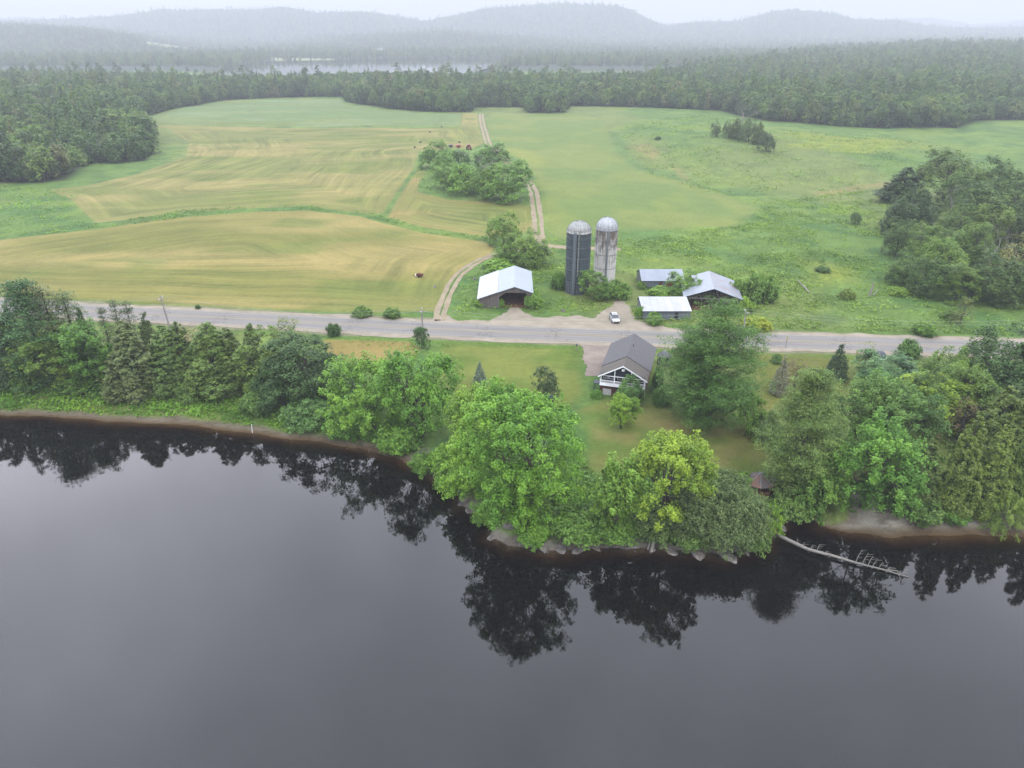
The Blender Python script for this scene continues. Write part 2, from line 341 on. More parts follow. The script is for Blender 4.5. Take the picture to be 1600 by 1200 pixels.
def ygrid():
    y = -500.0; out = []
    while y < 9600:
        out.append(y)
        y += 30 if y < 30 else (3.0 if y < 66 else max(.45, (y-30)*.0042))
    return np.array(out)
YS = ygrid(); US = np.sinh(np.linspace(-1.6, 1.6, 1000)); US = US/US.max()*1.5
YY, UU = np.meshgrid(YS, US, indexing='ij')
GX = UU*(np.maximum(YY, 0)+110); GY = YY
GH = height(GX, GY)
def mixc(c, col, m):
    m = m[..., None]; return c*(1-m)+np.array(col)*m
def groundcol(X, Y, H):
    wx = X+(fbm(X/5, Y/5, 3)-.5)*4; wy = Y+(fbm(X/5, Y/5, 4)-.5)*4
    n1 = fbm(X/30, Y/30, 40); n2 = fbm(X/9, Y/9, 50); n3 = fbm(X/70, Y/120, 60)
    c = np.ones(X.shape+(3,))*np.array(A(124, 158, 74))
    c = mixc(c, A(146, 172, 78), sst((n1-.45)*5)*.8); c = mixc(c, A(96, 138, 68), sst((n2-.5)*5)*.8); c = mixc(c, A(165, 168, 100), sst((n3-.55)*6)*.45)
    rough = np.ones(X.shape); hay = np.zeros(X.shape); dist = np.zeros(X.shape)
    def put(poly, col, soft=1.0, w=True, m=30):
        s = sdf_box(poly, wx if w else X, wy if w else Y, m); return s, sst(s/soft+.5)
    for p in YEL:
        s, k = put(p, 0, 12); c = mixc(c, A(176, 186, 70), k*.75*sst((n2-.3)*4))
    for p in BLUEG:
        s, k = put(p, 0, 10); c = mixc(c, A(108, 152, 80), k*.55)
    for p in TANR:
        s, k = put(p, 0, 4); c = mixc(c, A(180, 165, 105), k*.7)
    s, k = put(MEADE, 0, 6); cc = mixc(np.ones(X.shape+(3,))*np.array(A(140, 164, 84)), A(160, 172, 90), sst((n1-.42)*5)*.8); cc = mixc(cc, A(176, 184, 84), sst((fbm(X/40, Y/90, 61)-.55)*8)*.7)
    c = c*(1-k[..., None])+cc*k[..., None]; rough = rough*(1-k*.9)
    for j, (poly, ca, cb) in enumerate(((HAYL, A(156, 156, 76), A(194, 178, 106)), (HAYM, A(152, 158, 82), A(184, 174, 104)), (HAYR, A(154, 160, 82), A(186, 168, 100)), (HAYT, A(138, 164, 98), A(152, 170, 104)), (HAYS, A(176, 160, 88), A(190, 168, 98)))):
        s = sdf_box(poly, X, Y, 40); k = sst(s/1.2+.5)
        nn = fbm(X/60+j*3, Y/22, 70+j); edge = np.exp(-np.maximum(s, 0)/5)*.6
        if j == 0: nn = nn*.75+.35*np.exp(-(((X+40)/55)**2+((Y-205)/45)**2))
        cc = mixc(np.ones(X.shape+(3,))*np.array(ca), cb, np.clip(sst((nn-.42)*4)+edge, 0, 1))
        cc = mixc(cc, A(134, 152, 68), sst((fbm(X/35, Y/16, 90+j)-.56)*7)*(.6 if j != 4 else 0))
        if j == 3: cc = mixc(cc, A(178, 196, 150), sst((fbm(X/60, Y/25, 97)-.6)*5)*.35)
        c = c*(1-k[..., None])+cc*k[..., None]; rough = rough*(1-k); hay = np.maximum(hay, k*(.35 if j == 3 else 1)); dist = np.where(s > 0, s, dist)
    for poly, ca, cb in ((LAWN, A(122, 146, 58), A(148, 160, 74)), (LAWN2, A(136, 142, 64), A(154, 150, 78)), (LAWN3, A(126, 150, 66), A(152, 154, 80))):
        s, k = put(poly, 0, 3); hay = np.maximum(hay, k*.4); dist = np.where(s > 0, s, dist); cc = mixc(np.ones(X.shape+(3,))*np.array(ca), cb, sst((fbm(X/14, Y/7, 33)-.4)*4)); c = c*(1-k[..., None])+cc*k[..., None]; rough = rough*(1-k)
    for p in DRY:
        s, k = put(p, 0, 2.5); c = mixc(c, A(178, 162, 102), k*.5*sst((n2-.3)*4))
    for p in FGREEN:
        s = sdf_box(p, X, Y, 60); k = sst(s/20+.5); fg = k if p is FGREEN[0] else np.maximum(fg, k)
    # verge along the road
    dr = sdf(ROADC[::3], X, Y, False)*1.0
    k = sst((9-dr)/3); c = mixc(c, A(112, 150, 58), k*.75); hay = hay*(1-k); rough = np.where(k > .5, .6, rough)
    k = sst((6.6+(n2-.5)*2-dr)/1.0); c = mixc(c, A(178, 166, 140), k*.7)
    # woodland floor
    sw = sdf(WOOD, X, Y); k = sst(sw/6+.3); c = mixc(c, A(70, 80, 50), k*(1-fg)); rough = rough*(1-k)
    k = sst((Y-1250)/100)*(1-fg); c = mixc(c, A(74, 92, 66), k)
    c = mixc(c, A(176, 186, 130), fg)
    # shore: sand and wet mud by height
    s = sdf(SH, X, Y, False); beach = sst((X-43)/8)
    k = sst((.34+beach*.9+(n2-.5)*.35-H)/.2)*(Y < 400); c = mixc(c, A(150, 138, 116), k); c = mixc(c, A(212, 204, 186), k*beach*sst((H-.1)/.15)*.85)
    k2 = sst((fbm(X/2, Y/.8, 15)-.5)*6)*k; c = mixc(c, A(118, 104, 80), k2*.5)
    k = sst((.12-H)/.12)*(Y < 400); c = mixc(c, A(122, 100, 70), k)
    pt = sst((X+18)/6)*sst((40-X)/5)*(Y < 110); k = sst((1.15+(n2-.5)*.8-H)/.3)*pt*(H > -.5); rk = A(164, 156, 146); c = mixc(c, rk, k*.85); k3 = sst((fbm(X/1.6, Y/.9, 19)-.52)*9)*k; c = mixc(c, A(112, 102, 92), k3*.7)
    rough = rough*(H > .35)*(1-fg)
    return np.clip(c, 0, 1), rough, hay, dist
gc, grough, ghay, gdist = groundcol(GX, GY, GH)
def grid_faces(ny, nx):
    i = np.arange((ny-1)*(nx-1)); r = i//(nx-1); q = i % (nx-1); a = r*nx+q
    return np.stack([a, a+1, a+nx+1, a+nx], 1)
m = NT('ground'); pos = m.pos(); col = m.attr('col', 'Color'); hay = m.attr('hay'); dist = m.attr('dist'); rough = m.attr('rough')
wob = m.noise(.011, 2, pos)
d2 = m.math('ADD', dist, m.math('MULTIPLY', wob, 22))
spx = m.n('ShaderNodeSeparateXYZ'); m.l(pos, spx.inputs[0])
def band(w_, xs_, det):
    cb = m.n('ShaderNodeCombineXYZ'); m.l(m.math('MULTIPLY', d2, 1/w_), cb.inputs[0]); m.l(m.math('MULTIPLY', spx.outputs[0], xs_), cb.inputs[1]); m.l(m.math('MULTIPLY', spx.outputs[1], xs_), cb.inputs[2])
    return m.rng(m.noise(1.0, det, cb.outputs[0]), .3, .7, -1, 1)
st = band(5.0, .012, 2); st2 = band(1.5, .03, 3)
patch = m.rng(m.noise(.02, 2, pos), .35, .65, .25, 1)
stv = m.math('MULTIPLY', m.math('MULTIPLY', m.math('ADD', m.math('MULTIPLY', st, .30), m.math('MULTIPLY', st2, .22)), patch), hay)
nzb = m.noise(.9, 6, pos); nzs = m.noise(5, 4, pos)
nzm = m.noise(.14, 4, pos)
nv = m.math('ADD', m.math('ADD', m.math('MULTIPLY', m.math('SUBTRACT', nzb, .5), .6), m.math('MULTIPLY', m.math('SUBTRACT', nzm, .5), .5)), m.math('MULTIPLY', m.math('SUBTRACT', nzs, .5), .5))
rv = m.math('MULTIPLY', nv, m.rng(rough, 0, 1, .75, 1.7))
v = m.math('ADD', m.math('ADD', 1.0, rv), stv)
hs = m.n('ShaderNodeHueSaturation'); m.l(col, hs.inputs['Color']); m.l(v, hs.inputs['Value'])
m.l(m.math('SUBTRACT', .5, m.math('MULTIPLY', stv, .05)), hs.inputs['Hue'])
m.pbr(hs.outputs[0], .95, .1, 0, m.math('ADD', nzb, m.math('MULTIPLY', nzs, .3)), .7, .35)
M['ground'] = m.m
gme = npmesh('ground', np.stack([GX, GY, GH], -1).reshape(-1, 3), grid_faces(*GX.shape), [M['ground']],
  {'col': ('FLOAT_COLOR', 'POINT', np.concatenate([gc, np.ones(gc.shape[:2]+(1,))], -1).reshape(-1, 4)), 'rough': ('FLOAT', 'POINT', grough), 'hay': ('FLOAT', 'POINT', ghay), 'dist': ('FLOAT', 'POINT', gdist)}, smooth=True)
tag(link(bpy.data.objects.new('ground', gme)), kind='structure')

# ------------------------------------------------------------------ water
def watermat(name, depth):
    m = NT(name); pos = m.pos()
    gl = m.n('ShaderNodeBsdfGlossy'); gl.inputs['Roughness'].default_value = .035; gl.inputs[0].default_value = (1, 1, 1, 1)
    fr = m.n('ShaderNodeFresnel'); fr.inputs[0].default_value = 1.34
    b = m.n('ShaderNodeBump'); nz = m.noise(1.1, 3, m.scale(pos, (1, 2.2, 1))); m.l(nz, b.inputs['Height']); b.inputs['Strength'].default_value = .05; b.inputs['Distance'].default_value = .03
    m.l(b.outputs[0], gl.inputs['Normal'])
    df = m.n('ShaderNodeBsdfDiffuse'); df.inputs[0].default_value = (.0012, .0010, .0010, 1)
    x = m.n('ShaderNodeMixShader'); m.l(fr.outputs[0], x.inputs[0]); m.l(gl.outputs[0], x.inputs[2])
    if depth:
        d = m.attr('depth'); tr = m.n('ShaderNodeBsdfTransparent')
        k = m.math('SUBTRACT', 1.0, m.math('EXPONENT', m.math('MULTIPLY', d, -5.5)))
        m.l(m.mix(k, (.9, .82, .68), (.26, .10, .025)), tr.inputs[0])
        x2 = m.n('ShaderNodeMixShader'); m.l(m.rng(d, .05, .8, 0, 1), x2.inputs[0]); m.l(tr.outputs[0], x2.inputs[1]); m.l(df.outputs[0], x2.inputs[2]); m.l(x2.outputs[0], x.inputs[1])
    else: m.l(df.outputs[0], x.inputs[1])
    m.l(x.outputs[0], m.out.inputs[0]); return m.m
M['water'] = watermat('river_water', True); M['lake'] = watermat('lake_water', False)
ys = np.concatenate([np.arange(-500, 60, 20), np.arange(60, 140, .6), np.arange(140, 420, 8)]); us = np.concatenate([np.arange(-900, -150, 25), np.arange(-150, 130, .7), np.arange(130, 900, 25)])
wy, wx = np.meshgrid(ys, us, indexing='ij'); wh = height(wx, wy)
wm = npmesh('river', np.stack([wx, wy, wx*0], -1).reshape(-1, 3), grid_faces(*wx.shape), [M['water']], {'depth': ('FLOAT', 'POINT', np.maximum(-wh, 0))}, smooth=True)
tag(link(bpy.data.objects.new('river_water', wm)), kind='structure')
lb = MB(); lp = [(p[0]*1.03, p[1]) for p in LAKE]; lb.add([(x, y, 1.5) for x, y in lp], [tuple(range(len(lp)))]); lo = lb.build('lake_water', M['lake']); tag(lo, kind='structure')

# ------------------------------------------------------------------ road and tracks
def ribbon(name, C, a, b, zoff, mat, n=5, jit=0.0, seed=0, per=None):
    """strip along centre line C between lateral offsets a..b"""
    C = np.asarray(C); T = np.gradient(C, axis=0); T /= np.linalg.norm(T, axis=1)[:, None]; Nn = np.stack([T[:, 1], -T[:, 0]], 1)
    sl = np.concatenate([[0], np.cumsum(np.linalg.norm(np.diff(C, axis=0), axis=1))])
    u = np.linspace(0, 1, n); V = []; ac = []
    ja = (vn(sl/3, sl*0, seed)-.5)*jit*2; jb = (vn(sl/3, sl*0+5, seed+3)-.5)*jit*2
    off = (a+ja)[:, None]*(1-u)+(b+jb)[:, None]*u if jit else np.broadcast_to(a*(1-u)+b*u, (len(C), n))
    X = C[:, 0:1]+Nn[:, 0:1]*off; Y = C[:, 1:2]+Nn[:, 1:2]*off
    Z = height(X, Y, True)+zoff
    me = npmesh(name, np.stack([X, Y, Z], -1).reshape(-1, 3), grid_faces(len(C), n)[:, ::-1], [mat], {'across': ('FLOAT', 'POINT', off), 'along': ('FLOAT', 'POINT', np.broadcast_to(sl[:, None], off.shape))}, smooth=True)
    return tag(link(bpy.data.objects.new(name, me)), kind='structure')
m = NT('asphalt'); ac = m.attr('across'); al = m.attr('along'); pos = m.pos()
cmb = m.n('ShaderNodeCombineXYZ'); m.l(m.math('MULTIPLY', al, .05), cmb.inputs[0]); m.l(m.math('MULTIPLY', ac, 2.2), cmb.inputs[1])
nz = m.noise(1.0, 4, cmb.outputs[0]); nf = m.noise(6, 3, pos)
c = m.mix(m.rng(nz, .35, .7, 0, 1), A(162, 157, 152), A(190, 184, 176)); c = m.mix(1.0, c, m.mix(nf, (.85,)*3, (1.15,)*3), 'MULTIPLY')
cr = m.math('GREATER_THAN', m.math('SINE', m.math('ADD', m.math('MULTIPLY', al, .42), m.math('MULTIPLY', m.noise(.8, 2, pos), 6))), .985)
c = m.mix(m.math('MULTIPLY', cr, .5), c, A(110, 106, 104))
sl1 = m.rng(m.math('ABSOLUTE', m.math('SUBTRACT', m.math('ABSOLUTE', ac), 1.75)), 0, .5, .35, 0); c = m.mix(sl1, c, A(140, 134, 134))
m.pbr(c, .9, .2, 0, nf, .2, .01); M['asphalt'] = m.m
def gravelmat(name, c1, c2, c3):
    m = NT(name); pos = m.pos(); n1 = m.noise(.35, 4, pos); n2 = m.noise(7, 4, pos)
    c = m.mix(m.rng(n1, .35, .65, 0, 1), c1, c2); c = m.mix(m.rng(n2, .5, .75, 0, .6), c, c3); m.pbr(c, .95, .1, 0, n2, .5, .04); return m.m
M['gravel'] = gravelmat('gravel', A(212, 198, 176), A(188, 174, 152), A(228, 218, 202)); M['drive'] = gravelmat('driveway_gravel', A(198, 180, 166), A(168, 152, 140), A(220, 206, 194))
M['track'] = gravelmat('track_dirt', A(206, 188, 156), A(188, 168, 138), A(222, 208, 184))
def paint(name, col, wear):
    m = NT(name); nz = m.noise(3, 4, m.pos()); m.pbr(m.mix(m.rng(nz, .35, .65, 0, wear), col, A(170, 165, 160)), .8, .2); return m.m
M['yellow_paint'] = paint('yellow_paint', A(222, 190, 110), .6); M['white_paint'] = paint('white_paint', A(220, 218, 212), .8)
R1 = catmull(atp(RDP), 3.0)
ribbon('road_shoulder', R1, -5.4, 5.4, .05, M['gravel'], 9, .8, 1)
ribbon('road', R1, -3.6, 3.6, .075, M['asphalt'], 9, .12, 2)
for o_, mt in ((-.16, 'yellow_paint'), (.16, 'yellow_paint'), (-3.25, 'white_paint'), (3.25, 'white_paint')): ribbon('lane_marking', R1, o_-.07, o_+.07, .085, M[mt], 2)
def track_pair(C, nm, w=.9, cw=.5, s=0):
    ribbon(nm, C, -w-cw, -w+cw, .05, M['track'], 3, .25, s+5); ribbon(nm, C, w-cw, w+cw, .05, M['track'], 3, .25, s+8)
track_pair(TRW['a'], 'dirt_track', .85, .62, 1)
track_pair(TRW['b'], 'dirt_track', 1.15, .8, 20)
ribbon('dirt_track', TRW['c'], -1.6, 1.6, .045, M['track'], 4, .5, 40)
YARD_PX = [(668, 508), (682, 494), (702, 492), (718, 502), (740, 499), (765, 502), (788, 490), (798, 480), (816, 481), (820, 490), (850, 496), (905, 493), (925, 496), (940, 490), (955, 479), (966, 466), (978, 474), (992, 498), (1012, 506), (1045, 512), (1050, 524), (668, 516)]
def patch_sheet(name, px, mat, zoff, res=.4, nz=1.0, seed=0):
    P = atp(px); x0, y0 = P.min(0)-2; x1, y1 = P.max(0)+2
    xs = np.arange(x0, x1, res); ys = np.arange(y0, y1, res); Y, X = np.meshgrid(ys, xs, indexing='ij')
    s = sdf(P, X, Y)+(fbm(X/2.5, Y/2.5, seed, 4)-.5)*3*nz
    H = height(X, Y)+zoff; Fq = grid_faces(*X.shape); k = s.ravel()[Fq].mean(1) > 0
    Fq = Fq[k]; used = np.unique(Fq); mp = np.zeros(X.size, int); mp[used] = np.arange(len(used))
    V = np.stack([X, Y, H], -1).reshape(-1, 3)[used]
    return tag(link(bpy.data.objects.new(name, npmesh(name, V, mp[Fq], [mat], smooth=True))), kind='structure')
patch_sheet('gravel_yard', YARD_PX, M['gravel'], .035, .4, .9, 11)
patch_sheet('driveway', [(905, 530), (963, 532), (960, 545), (952, 560), (950, 575), (948, 588), (914, 588), (912, 560), (910, 545)], M['drive'], .04, .35, .4, 12)
# ------------------------------------------------------------------ foliage
def nrm(v): return v/(np.linalg.norm(v, axis=-1, keepdims=True)+1e-9)
def leafgeo(P, Nn, size, asp, rng, tone):
    n = len(P); T = nrm(np.cross(Nn, rng.normal(size=(n, 3)))); B = np.cross(nrm(Nn), T)
    sz = size*(.7+.6*rng.random((n, 1))); a = T*sz*.5; b = B*sz*.5*asp
    V = np.stack([P-a, P-b, P+a, P+b], 1).reshape(-1, 3)
    return V, np.arange(4*n).reshape(n, 4), np.repeat(tone, 4)
def sprays(rng, p0, ax, L, Wd, nl, tone, upw=.9, outw=.5, rw=.6):
    n = len(p0); k = np.repeat(np.arange(n), nl)
    t = rng.random(n*nl)**.8; A_ = nrm(ax)[k]
    r = rng.normal(size=(n*nl, 3)); r -= A_*(r*A_).sum(1, keepdims=True)
    Ls = (L*np.ones(n))[k]; Ws = (Wd*np.ones(n))[k]
    P = p0[k]+A_*(t*Ls)[:, None]+r*(Ws*(1-t*.65)*.5)[:, None]
    Nn = nrm(np.array([0, 0, upw])+A_*outw+rng.normal(size=P.shape)*rw)
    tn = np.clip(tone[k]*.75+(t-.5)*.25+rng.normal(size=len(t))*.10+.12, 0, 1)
    return P, Nn, tn
def fit(P, R, zb, H):
    P = P.copy(); r = np.percentile(np.hypot(P[:, 0], P[:, 1]), 97); P[:, :2] *= R/r
    lo, hi = np.percentile(P[:, 2], .5), P[:, 2].max(); P[:, 2] = zb+(P[:, 2]-lo)/(hi-lo)*(H-zb); return P
def crown_broad(seed, H, R, zb, nl=9, nc=260, ll=80, leaf=.34, L=1.7, Wd=.75, droop=-.1, asp=.62):
    rng = np.random.default_rng(seed); hh = (H-zb)/2
    C = [[0, 0, zb+hh*1.25]]; rad = [[R*.55, R*.55, hh*.72]]
    for i in range(nl):
        a = 2*math.pi*i/nl*1.618*1.9+rng.random()*.6; rr = R*(.36+.28*rng.random()); s = .36+.2*rng.random()
        C.append([rr*math.cos(a), rr*math.sin(a), zb+2*hh*(.2+.54*rng.random())]); rad.append([R*s, R*s, hh*(s+.06)])
    C = np.array(C); rad = np.array(rad)
    k = rng.integers(0, len(C), nc*2); d = nrm(rng.normal(size=(nc*2, 3))); d[:, 2] = np.where(d[:, 2] < -.45, -d[:, 2], d[:, 2])
    p = C[k]+d*rad[k]*(.82+.25*rng.random((nc*2, 1)))
    dep = np.full(len(p), 9.)                                  # drop sprays buried inside other lobes
    for j in range(len(C)): dep = np.minimum(dep, (((p-C[j])/rad[j])**2).sum(1))
    p, d, dep = p[dep > .38], d[dep > .38], dep[dep > .38]; p, d = p[:nc], d[:nc]
    out = nrm(np.stack([p[:, 0], p[:, 1], (p[:, 2]-zb-hh*.8)*.6], 1)); ax = nrm(out*.8+d*.5+np.array([0, 0, droop])+rng.normal(size=p.shape)*.2)
    lt = np.array([vn(p[:, 0]/2.2+9, p[:, 2]/2.2+seed, seed % 91)]).ravel()
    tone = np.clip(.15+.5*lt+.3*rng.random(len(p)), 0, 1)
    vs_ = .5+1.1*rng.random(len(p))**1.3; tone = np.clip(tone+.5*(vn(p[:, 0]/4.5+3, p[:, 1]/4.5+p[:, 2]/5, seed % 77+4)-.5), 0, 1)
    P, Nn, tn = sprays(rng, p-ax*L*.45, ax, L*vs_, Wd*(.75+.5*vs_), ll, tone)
    P = fit(P, R, zb, H); return leafgeo(P, Nn, leaf, asp, rng, tn), C
def crown_pine(seed, H, R, zb, tiers=17, nb=5, ll=34, leaf=.42, dens=1.0, power=.65, Wd=1.0):
    rng = np.random.default_rng(seed); P0 = []; AX = []; LL = []; TN = []; br = []
    for i in range(tiers):
        z = zb+(H-zb)*(i+.3*rng.random())/tiers; u = (z-zb)/(H-zb)
        for j in range(nb):
            if rng.random() > dens: continue
            a = rng.random()*6.283; l = R*max(.1, (1-u)**power)*(.55+.5*rng.random())*(min(1, .42+u*1.5))
            sl = .10+.35*u+.1*rng.normal(); dr = np.array([math.cos(a), math.sin(a), sl])
            br.append(((0, 0, z), tuple(np.array([0, 0, z])+dr*l*.9)))
            m_ = max(2, int(l/.8)); t = rng.uniform(.3, 1, m_)
            side = np.array([-math.sin(a), math.cos(a), 0])
            for q in t:
                P0.append(np.array([0, 0, z])+dr*l*q+side*rng.normal()*.22*l*q*.6+np.array([0, 0, rng.normal()*.1])); AX.append(dr*.6+side*rng.normal()*.5+np.array([0, 0, .25])); TN.append(rng.random())
        if u > .9: P0.append(np.array([0, 0, z])); AX.append(np.array([0, 0, 1.])); TN.append(.5)
    P0 = np.array(P0); AX = nrm(np.array(AX)); TN = np.array(TN)
    P, Nn, tn = sprays(rng, P0-AX*.5, AX, 1.15, Wd, ll, TN*.7+.15, 1.0, .3, .6)
    P[:, 2] = P0[np.repeat(np.arange(len(P0)), ll), 2]+(P[:, 2]-P0[np.repeat(np.arange(len(P0)), ll), 2])*.55
    P = fit(P, R, zb*.9, H); return leafgeo(P, Nn, leaf, .3, rng, tn), br
def crown_cone(seed, H, R, zb, nc=420, ll=34, leaf=.28, p=.75, up=.35, rag=.35, L=.9, Wd=.5, asp=.5, dens=1):
    rng = np.random.default_rng(seed); u = 1-np.sqrt(rng.random(nc)); u = np.clip(u*1.02, 0, 1); a = rng.random(nc)*6.283
    bulge = np.minimum(1, .72+u*2.2)
    rr = R*((1-u)**p)*bulge*(1-rag+rag*2*vn(a*2.2, u*9, seed)*rng.uniform(.8, 1.1, nc))
    d = np.stack([np.cos(a), np.sin(a), a*0], 1); Lk = np.maximum(.35, L*(1-u*.6))
    ax = nrm(d+np.array([0, 0, up])+rng.normal(size=d.shape)*.15)
    c = d*np.maximum(rr-Lk*.6, 0)[:, None]; c[:, 2] = zb+u*(H-zb)
    lt = vn(a*3, c[:, 2]/1.4, seed+5)
    P, Nn, tn = sprays(rng, c, ax, Lk, Wd*(1-u*.5), ll, np.clip(.1+.6*lt+.3*rng.random(nc), 0, 1), .7, .8, .6)
    P = fit(P, R, zb, H); return leafgeo(P, Nn, leaf, asp, rng, tn), None
def mesh_from(name, parts, mats, tone=True):
    V = []; Fq = []; mi = []; tn = []; b = 0
    for (v, f, t), k in parts:
        V.append(v); Fq.append(f+b); mi.append(np.full(len(f), k)); tn.append(t); b += len(v)
    return npmesh(name, np.vstack(V), np.vstack(Fq), mats, {'tone': ('FLOAT', 'POINT', np.concatenate(tn))}, np.concatenate(mi))
def trunkgeo(segs):
    """segs: list of (points, radii, sides)"""
    V = []; Fq = []; b = 0
    for pts, rad, n in segs:
        v, f = tube_vf(pts, rad, n, False); V += v; Fq += [[b+i for i in q] for q in f]; b += len(v)
    return np.array(V), np.array(Fq)
def trunk_broad(seed, H, R, zb, C, r0=None, stems=1):
    rg = random.Random(seed); r0 = r0 or .018*H+.05; S = []
    for s_ in range(stems):
        ox = (rg.random()-.5)*R*.25*(stems > 1); lean = Vector(((rg.random()-.5)*R*.5*(stems > 1), (rg.random()-.5)*R*.3*(stems > 1), 0)); h = H*.72
        pts = [Vector((ox, 0, -.6))+lean*t+Vector((math.sin(t*5+s_)*.15, math.cos(t*4)*.15, (h+.6)*t)) for t in (0, .2, .4, .6, .8, 1)]
        S.append((pts, [r0*(1.25 if i == 0 else 1-i*.16) for i in range(6)], 7))
        for i, c in enumerate(C):
            if i % stems != s_: continue
            k = rg.uniform(.25, .7); a = pts[0].lerp(pts[-1], k); b_ = Vector(c); mm = a.lerp(b_, .55)+Vector((0, 0, -.04*H))
            S.append(([a, mm, b_], [r0*.42, r0*.28, r0*.1], 5))
            for q in range(3):
                e_ = b_+Vector((rg.uniform(-1, 1)*R*.35, rg.uniform(-1, 1)*R*.35, rg.uniform(0, .12)*H)); S.append(([mm.lerp(b_, .4), e_], [r0*.16, r0*.05], 4))
    return trunkgeo(S)
def trunk_conifer(H, br=None, r0=None, seed=0):
    r0 = r0 or .013*H+.05; S = [([(0, 0, -.6), (0, 0, H*.5), (0, 0, H*.97)], [r0*1.1, r0*.6, .03], 7)]
    for a, b in (br or []): S.append(([a, b], [r0*.16, .02], 4))
    return trunkgeo(S)
def dead_tree(seed, H, R, fork=3, twig=5):
    rg = random.Random(seed); S = []
    def go(p, d, l, r, dep):
        q = p+d*l*.5+Vector((rg.uniform(-1, 1), rg.uniform(-1, 1), rg.uniform(-.3, .5)))*l*.07; e_ = p+d*l
        S.append(([p, q, e_], [r, r*.75, r*.5], 5 if dep < 2 else 3))
        if dep >= 4: return
        for i in range(fork+(dep > 0)):
            t = rg.uniform(.35, 1); b_ = p.lerp(e_, t); a = rg.random()*6.28
            nd = (d*.75+Vector((math.cos(a), math.sin(a), rg.uniform(-.1, .5)))*.8).normalized(); go(b_, nd, l*rg.uniform(.45, .68), r*.5, dep+1)
    go(Vector((0, 0, -.5)), Vector((rg.uniform(-.06, .06), rg.uniform(-.06, .06), 1)).normalized(), H*.62, .012*H+.05, 0)
    V, Fq = trunkgeo(S); hi = V[:, 2].max(); V[:, 2] = np.where(V[:, 2] > 0, V[:, 2]*H/hi, V[:, 2]); r = np.percentile(np.hypot(V[:, 0], V[:, 1]), 98); V[:, :2] *= R/r*np.clip(V[:, 2:3]/H*3, .25, 1)
    return V, Fq

SIZES = {}
def make_kind(kind, seed, H, R):
    """returns (crown mesh or None, trunk mesh)"""
    C = None
    if kind == 'maple': g, C = crown_broad(seed, H, R, H*.07, 11, int(26*R*math.sqrt(H)/4*1.55), 84, .34, 1.9, .8, -.05)
    elif kind == 'broad': g, C = crown_broad(seed, H, R, H*.02, 12, int(26*R*math.sqrt(H)/4*1.6), 70, .34, 1.1, 1.0, .1)
    elif kind == 'willow': g, C = crown_broad(seed, H, R, 0, 8, int(30*R*math.sqrt(H)/4*1.6), 76, .28, 1.7, .5, -.5, .4)
    elif kind == 'bush': g, C = crown_broad(seed, H, R, 0, 7, int(50+30*R*R), 44, .26, 1.0, .55, .15)
    elif kind == 'airy': g, C = crown_broad(seed, H, R, H*.12, 7, int(14*R*math.sqrt(H)/4*1.6), 34, .26, 1.2, 1.0, .1)
    elif kind == 'pine': g, C = crown_pine(seed, H, R, H*.04, int(H*1.35), 8, 40, .36, 1, 1.15, 1.0)
    elif kind == 'bigpine': g, C = crown_pine(seed, H, R, H*.07, int(H*1.4), 9, 58, .36, 1, .5, 1.4)
    elif kind == 'thin_pine': g, C = crown_pine(seed, H, R, H*.22, int(H*1.1), 5, 26, .32, .9, 1.25, .65)
    elif kind == 'spruce': g, C = crown_cone(seed, H, R, H*.03, int(60+34*H*R/1.6), 26, .24, .95, -.12, .3, 1.0, .42, .35)
    elif kind == 'cedar': g, C = crown_cone(seed, H, R, 0, int(60+30*H*R/1.3), 30, .26, .62, .5, .45, 1.0, .6, .5)
    elif kind == 'dead':
        V, Fq = dead_tree(seed, H, R); return None, npmesh('dead_trunk', V, Fq, [M['dead']])
    cm = mesh_from('crown', [(g, 0)], [M['leaf']])
    if kind in ('maple', 'broad', 'willow', 'bush', 'airy'): V, Fq = trunk_broad(seed, H, R, 0, C, .05*R if kind == 'bush' else None, 2 if kind in ('maple', 'willow') else 1)
    elif 'pine' in kind: V, Fq = trunk_conifer(H, C)
    else: V, Fq = trunk_conifer(H)
    return cm, npmesh('trunk', V, Fq, [M['bark']])
LIB = {}
REF = {'maple': (14, 5.5), 'broad': (12, 5), 'willow': (6, 4.5), 'bush': (2.6, 2.2), 'airy': (9, 3), 'pine': (16, 4.2), 'thin_pine': (14, 2.4), 'spruce': (9, 2.1), 'cedar': (11, 2.3), 'dead': (12, 3.6)}
NVAR = {'maple': 3, 'broad': 4, 'willow': 2, 'bush': 3, 'airy': 2, 'pine': 3, 'thin_pine': 3, 'spruce': 2, 'cedar': 4, 'dead': 4}
def plant(kind, name, x, y, H, R, color, label, cat='tree', group=None, unique=False, seed=0, rz=None, z=None):
    rg = random.Random(int(x*13+y*7)+seed)
    if unique: cm, tm = make_kind(kind, 1000+seed, H, R); s = (1, 1, 1)
    else:
        v = rg.randrange(NVAR[kind]); h0, r0 = REF[kind]
        if (kind, v) not in LIB: LIB[(kind, v)] = make_kind(kind, 17*v+len(kind), h0, r0)
        cm, tm = LIB[(kind, v)]; s = (R/r0, R/r0, H/h0)
    r = empty(name, (x, y, (hz(x, y) if z is None else z)-.05), rg.random()*6.28 if rz is None else rz); r.scale = s
    tag(r, label, cat, group)
    link(bpy.data.objects.new('trunk', tm), r)
    if cm:
        c = link(bpy.data.objects.new('crown', cm), r); j = 1+(rg.random()-.5)*.12; c.color = (color[0]*j, color[1]*j, color[2]*j, 1)
    return r
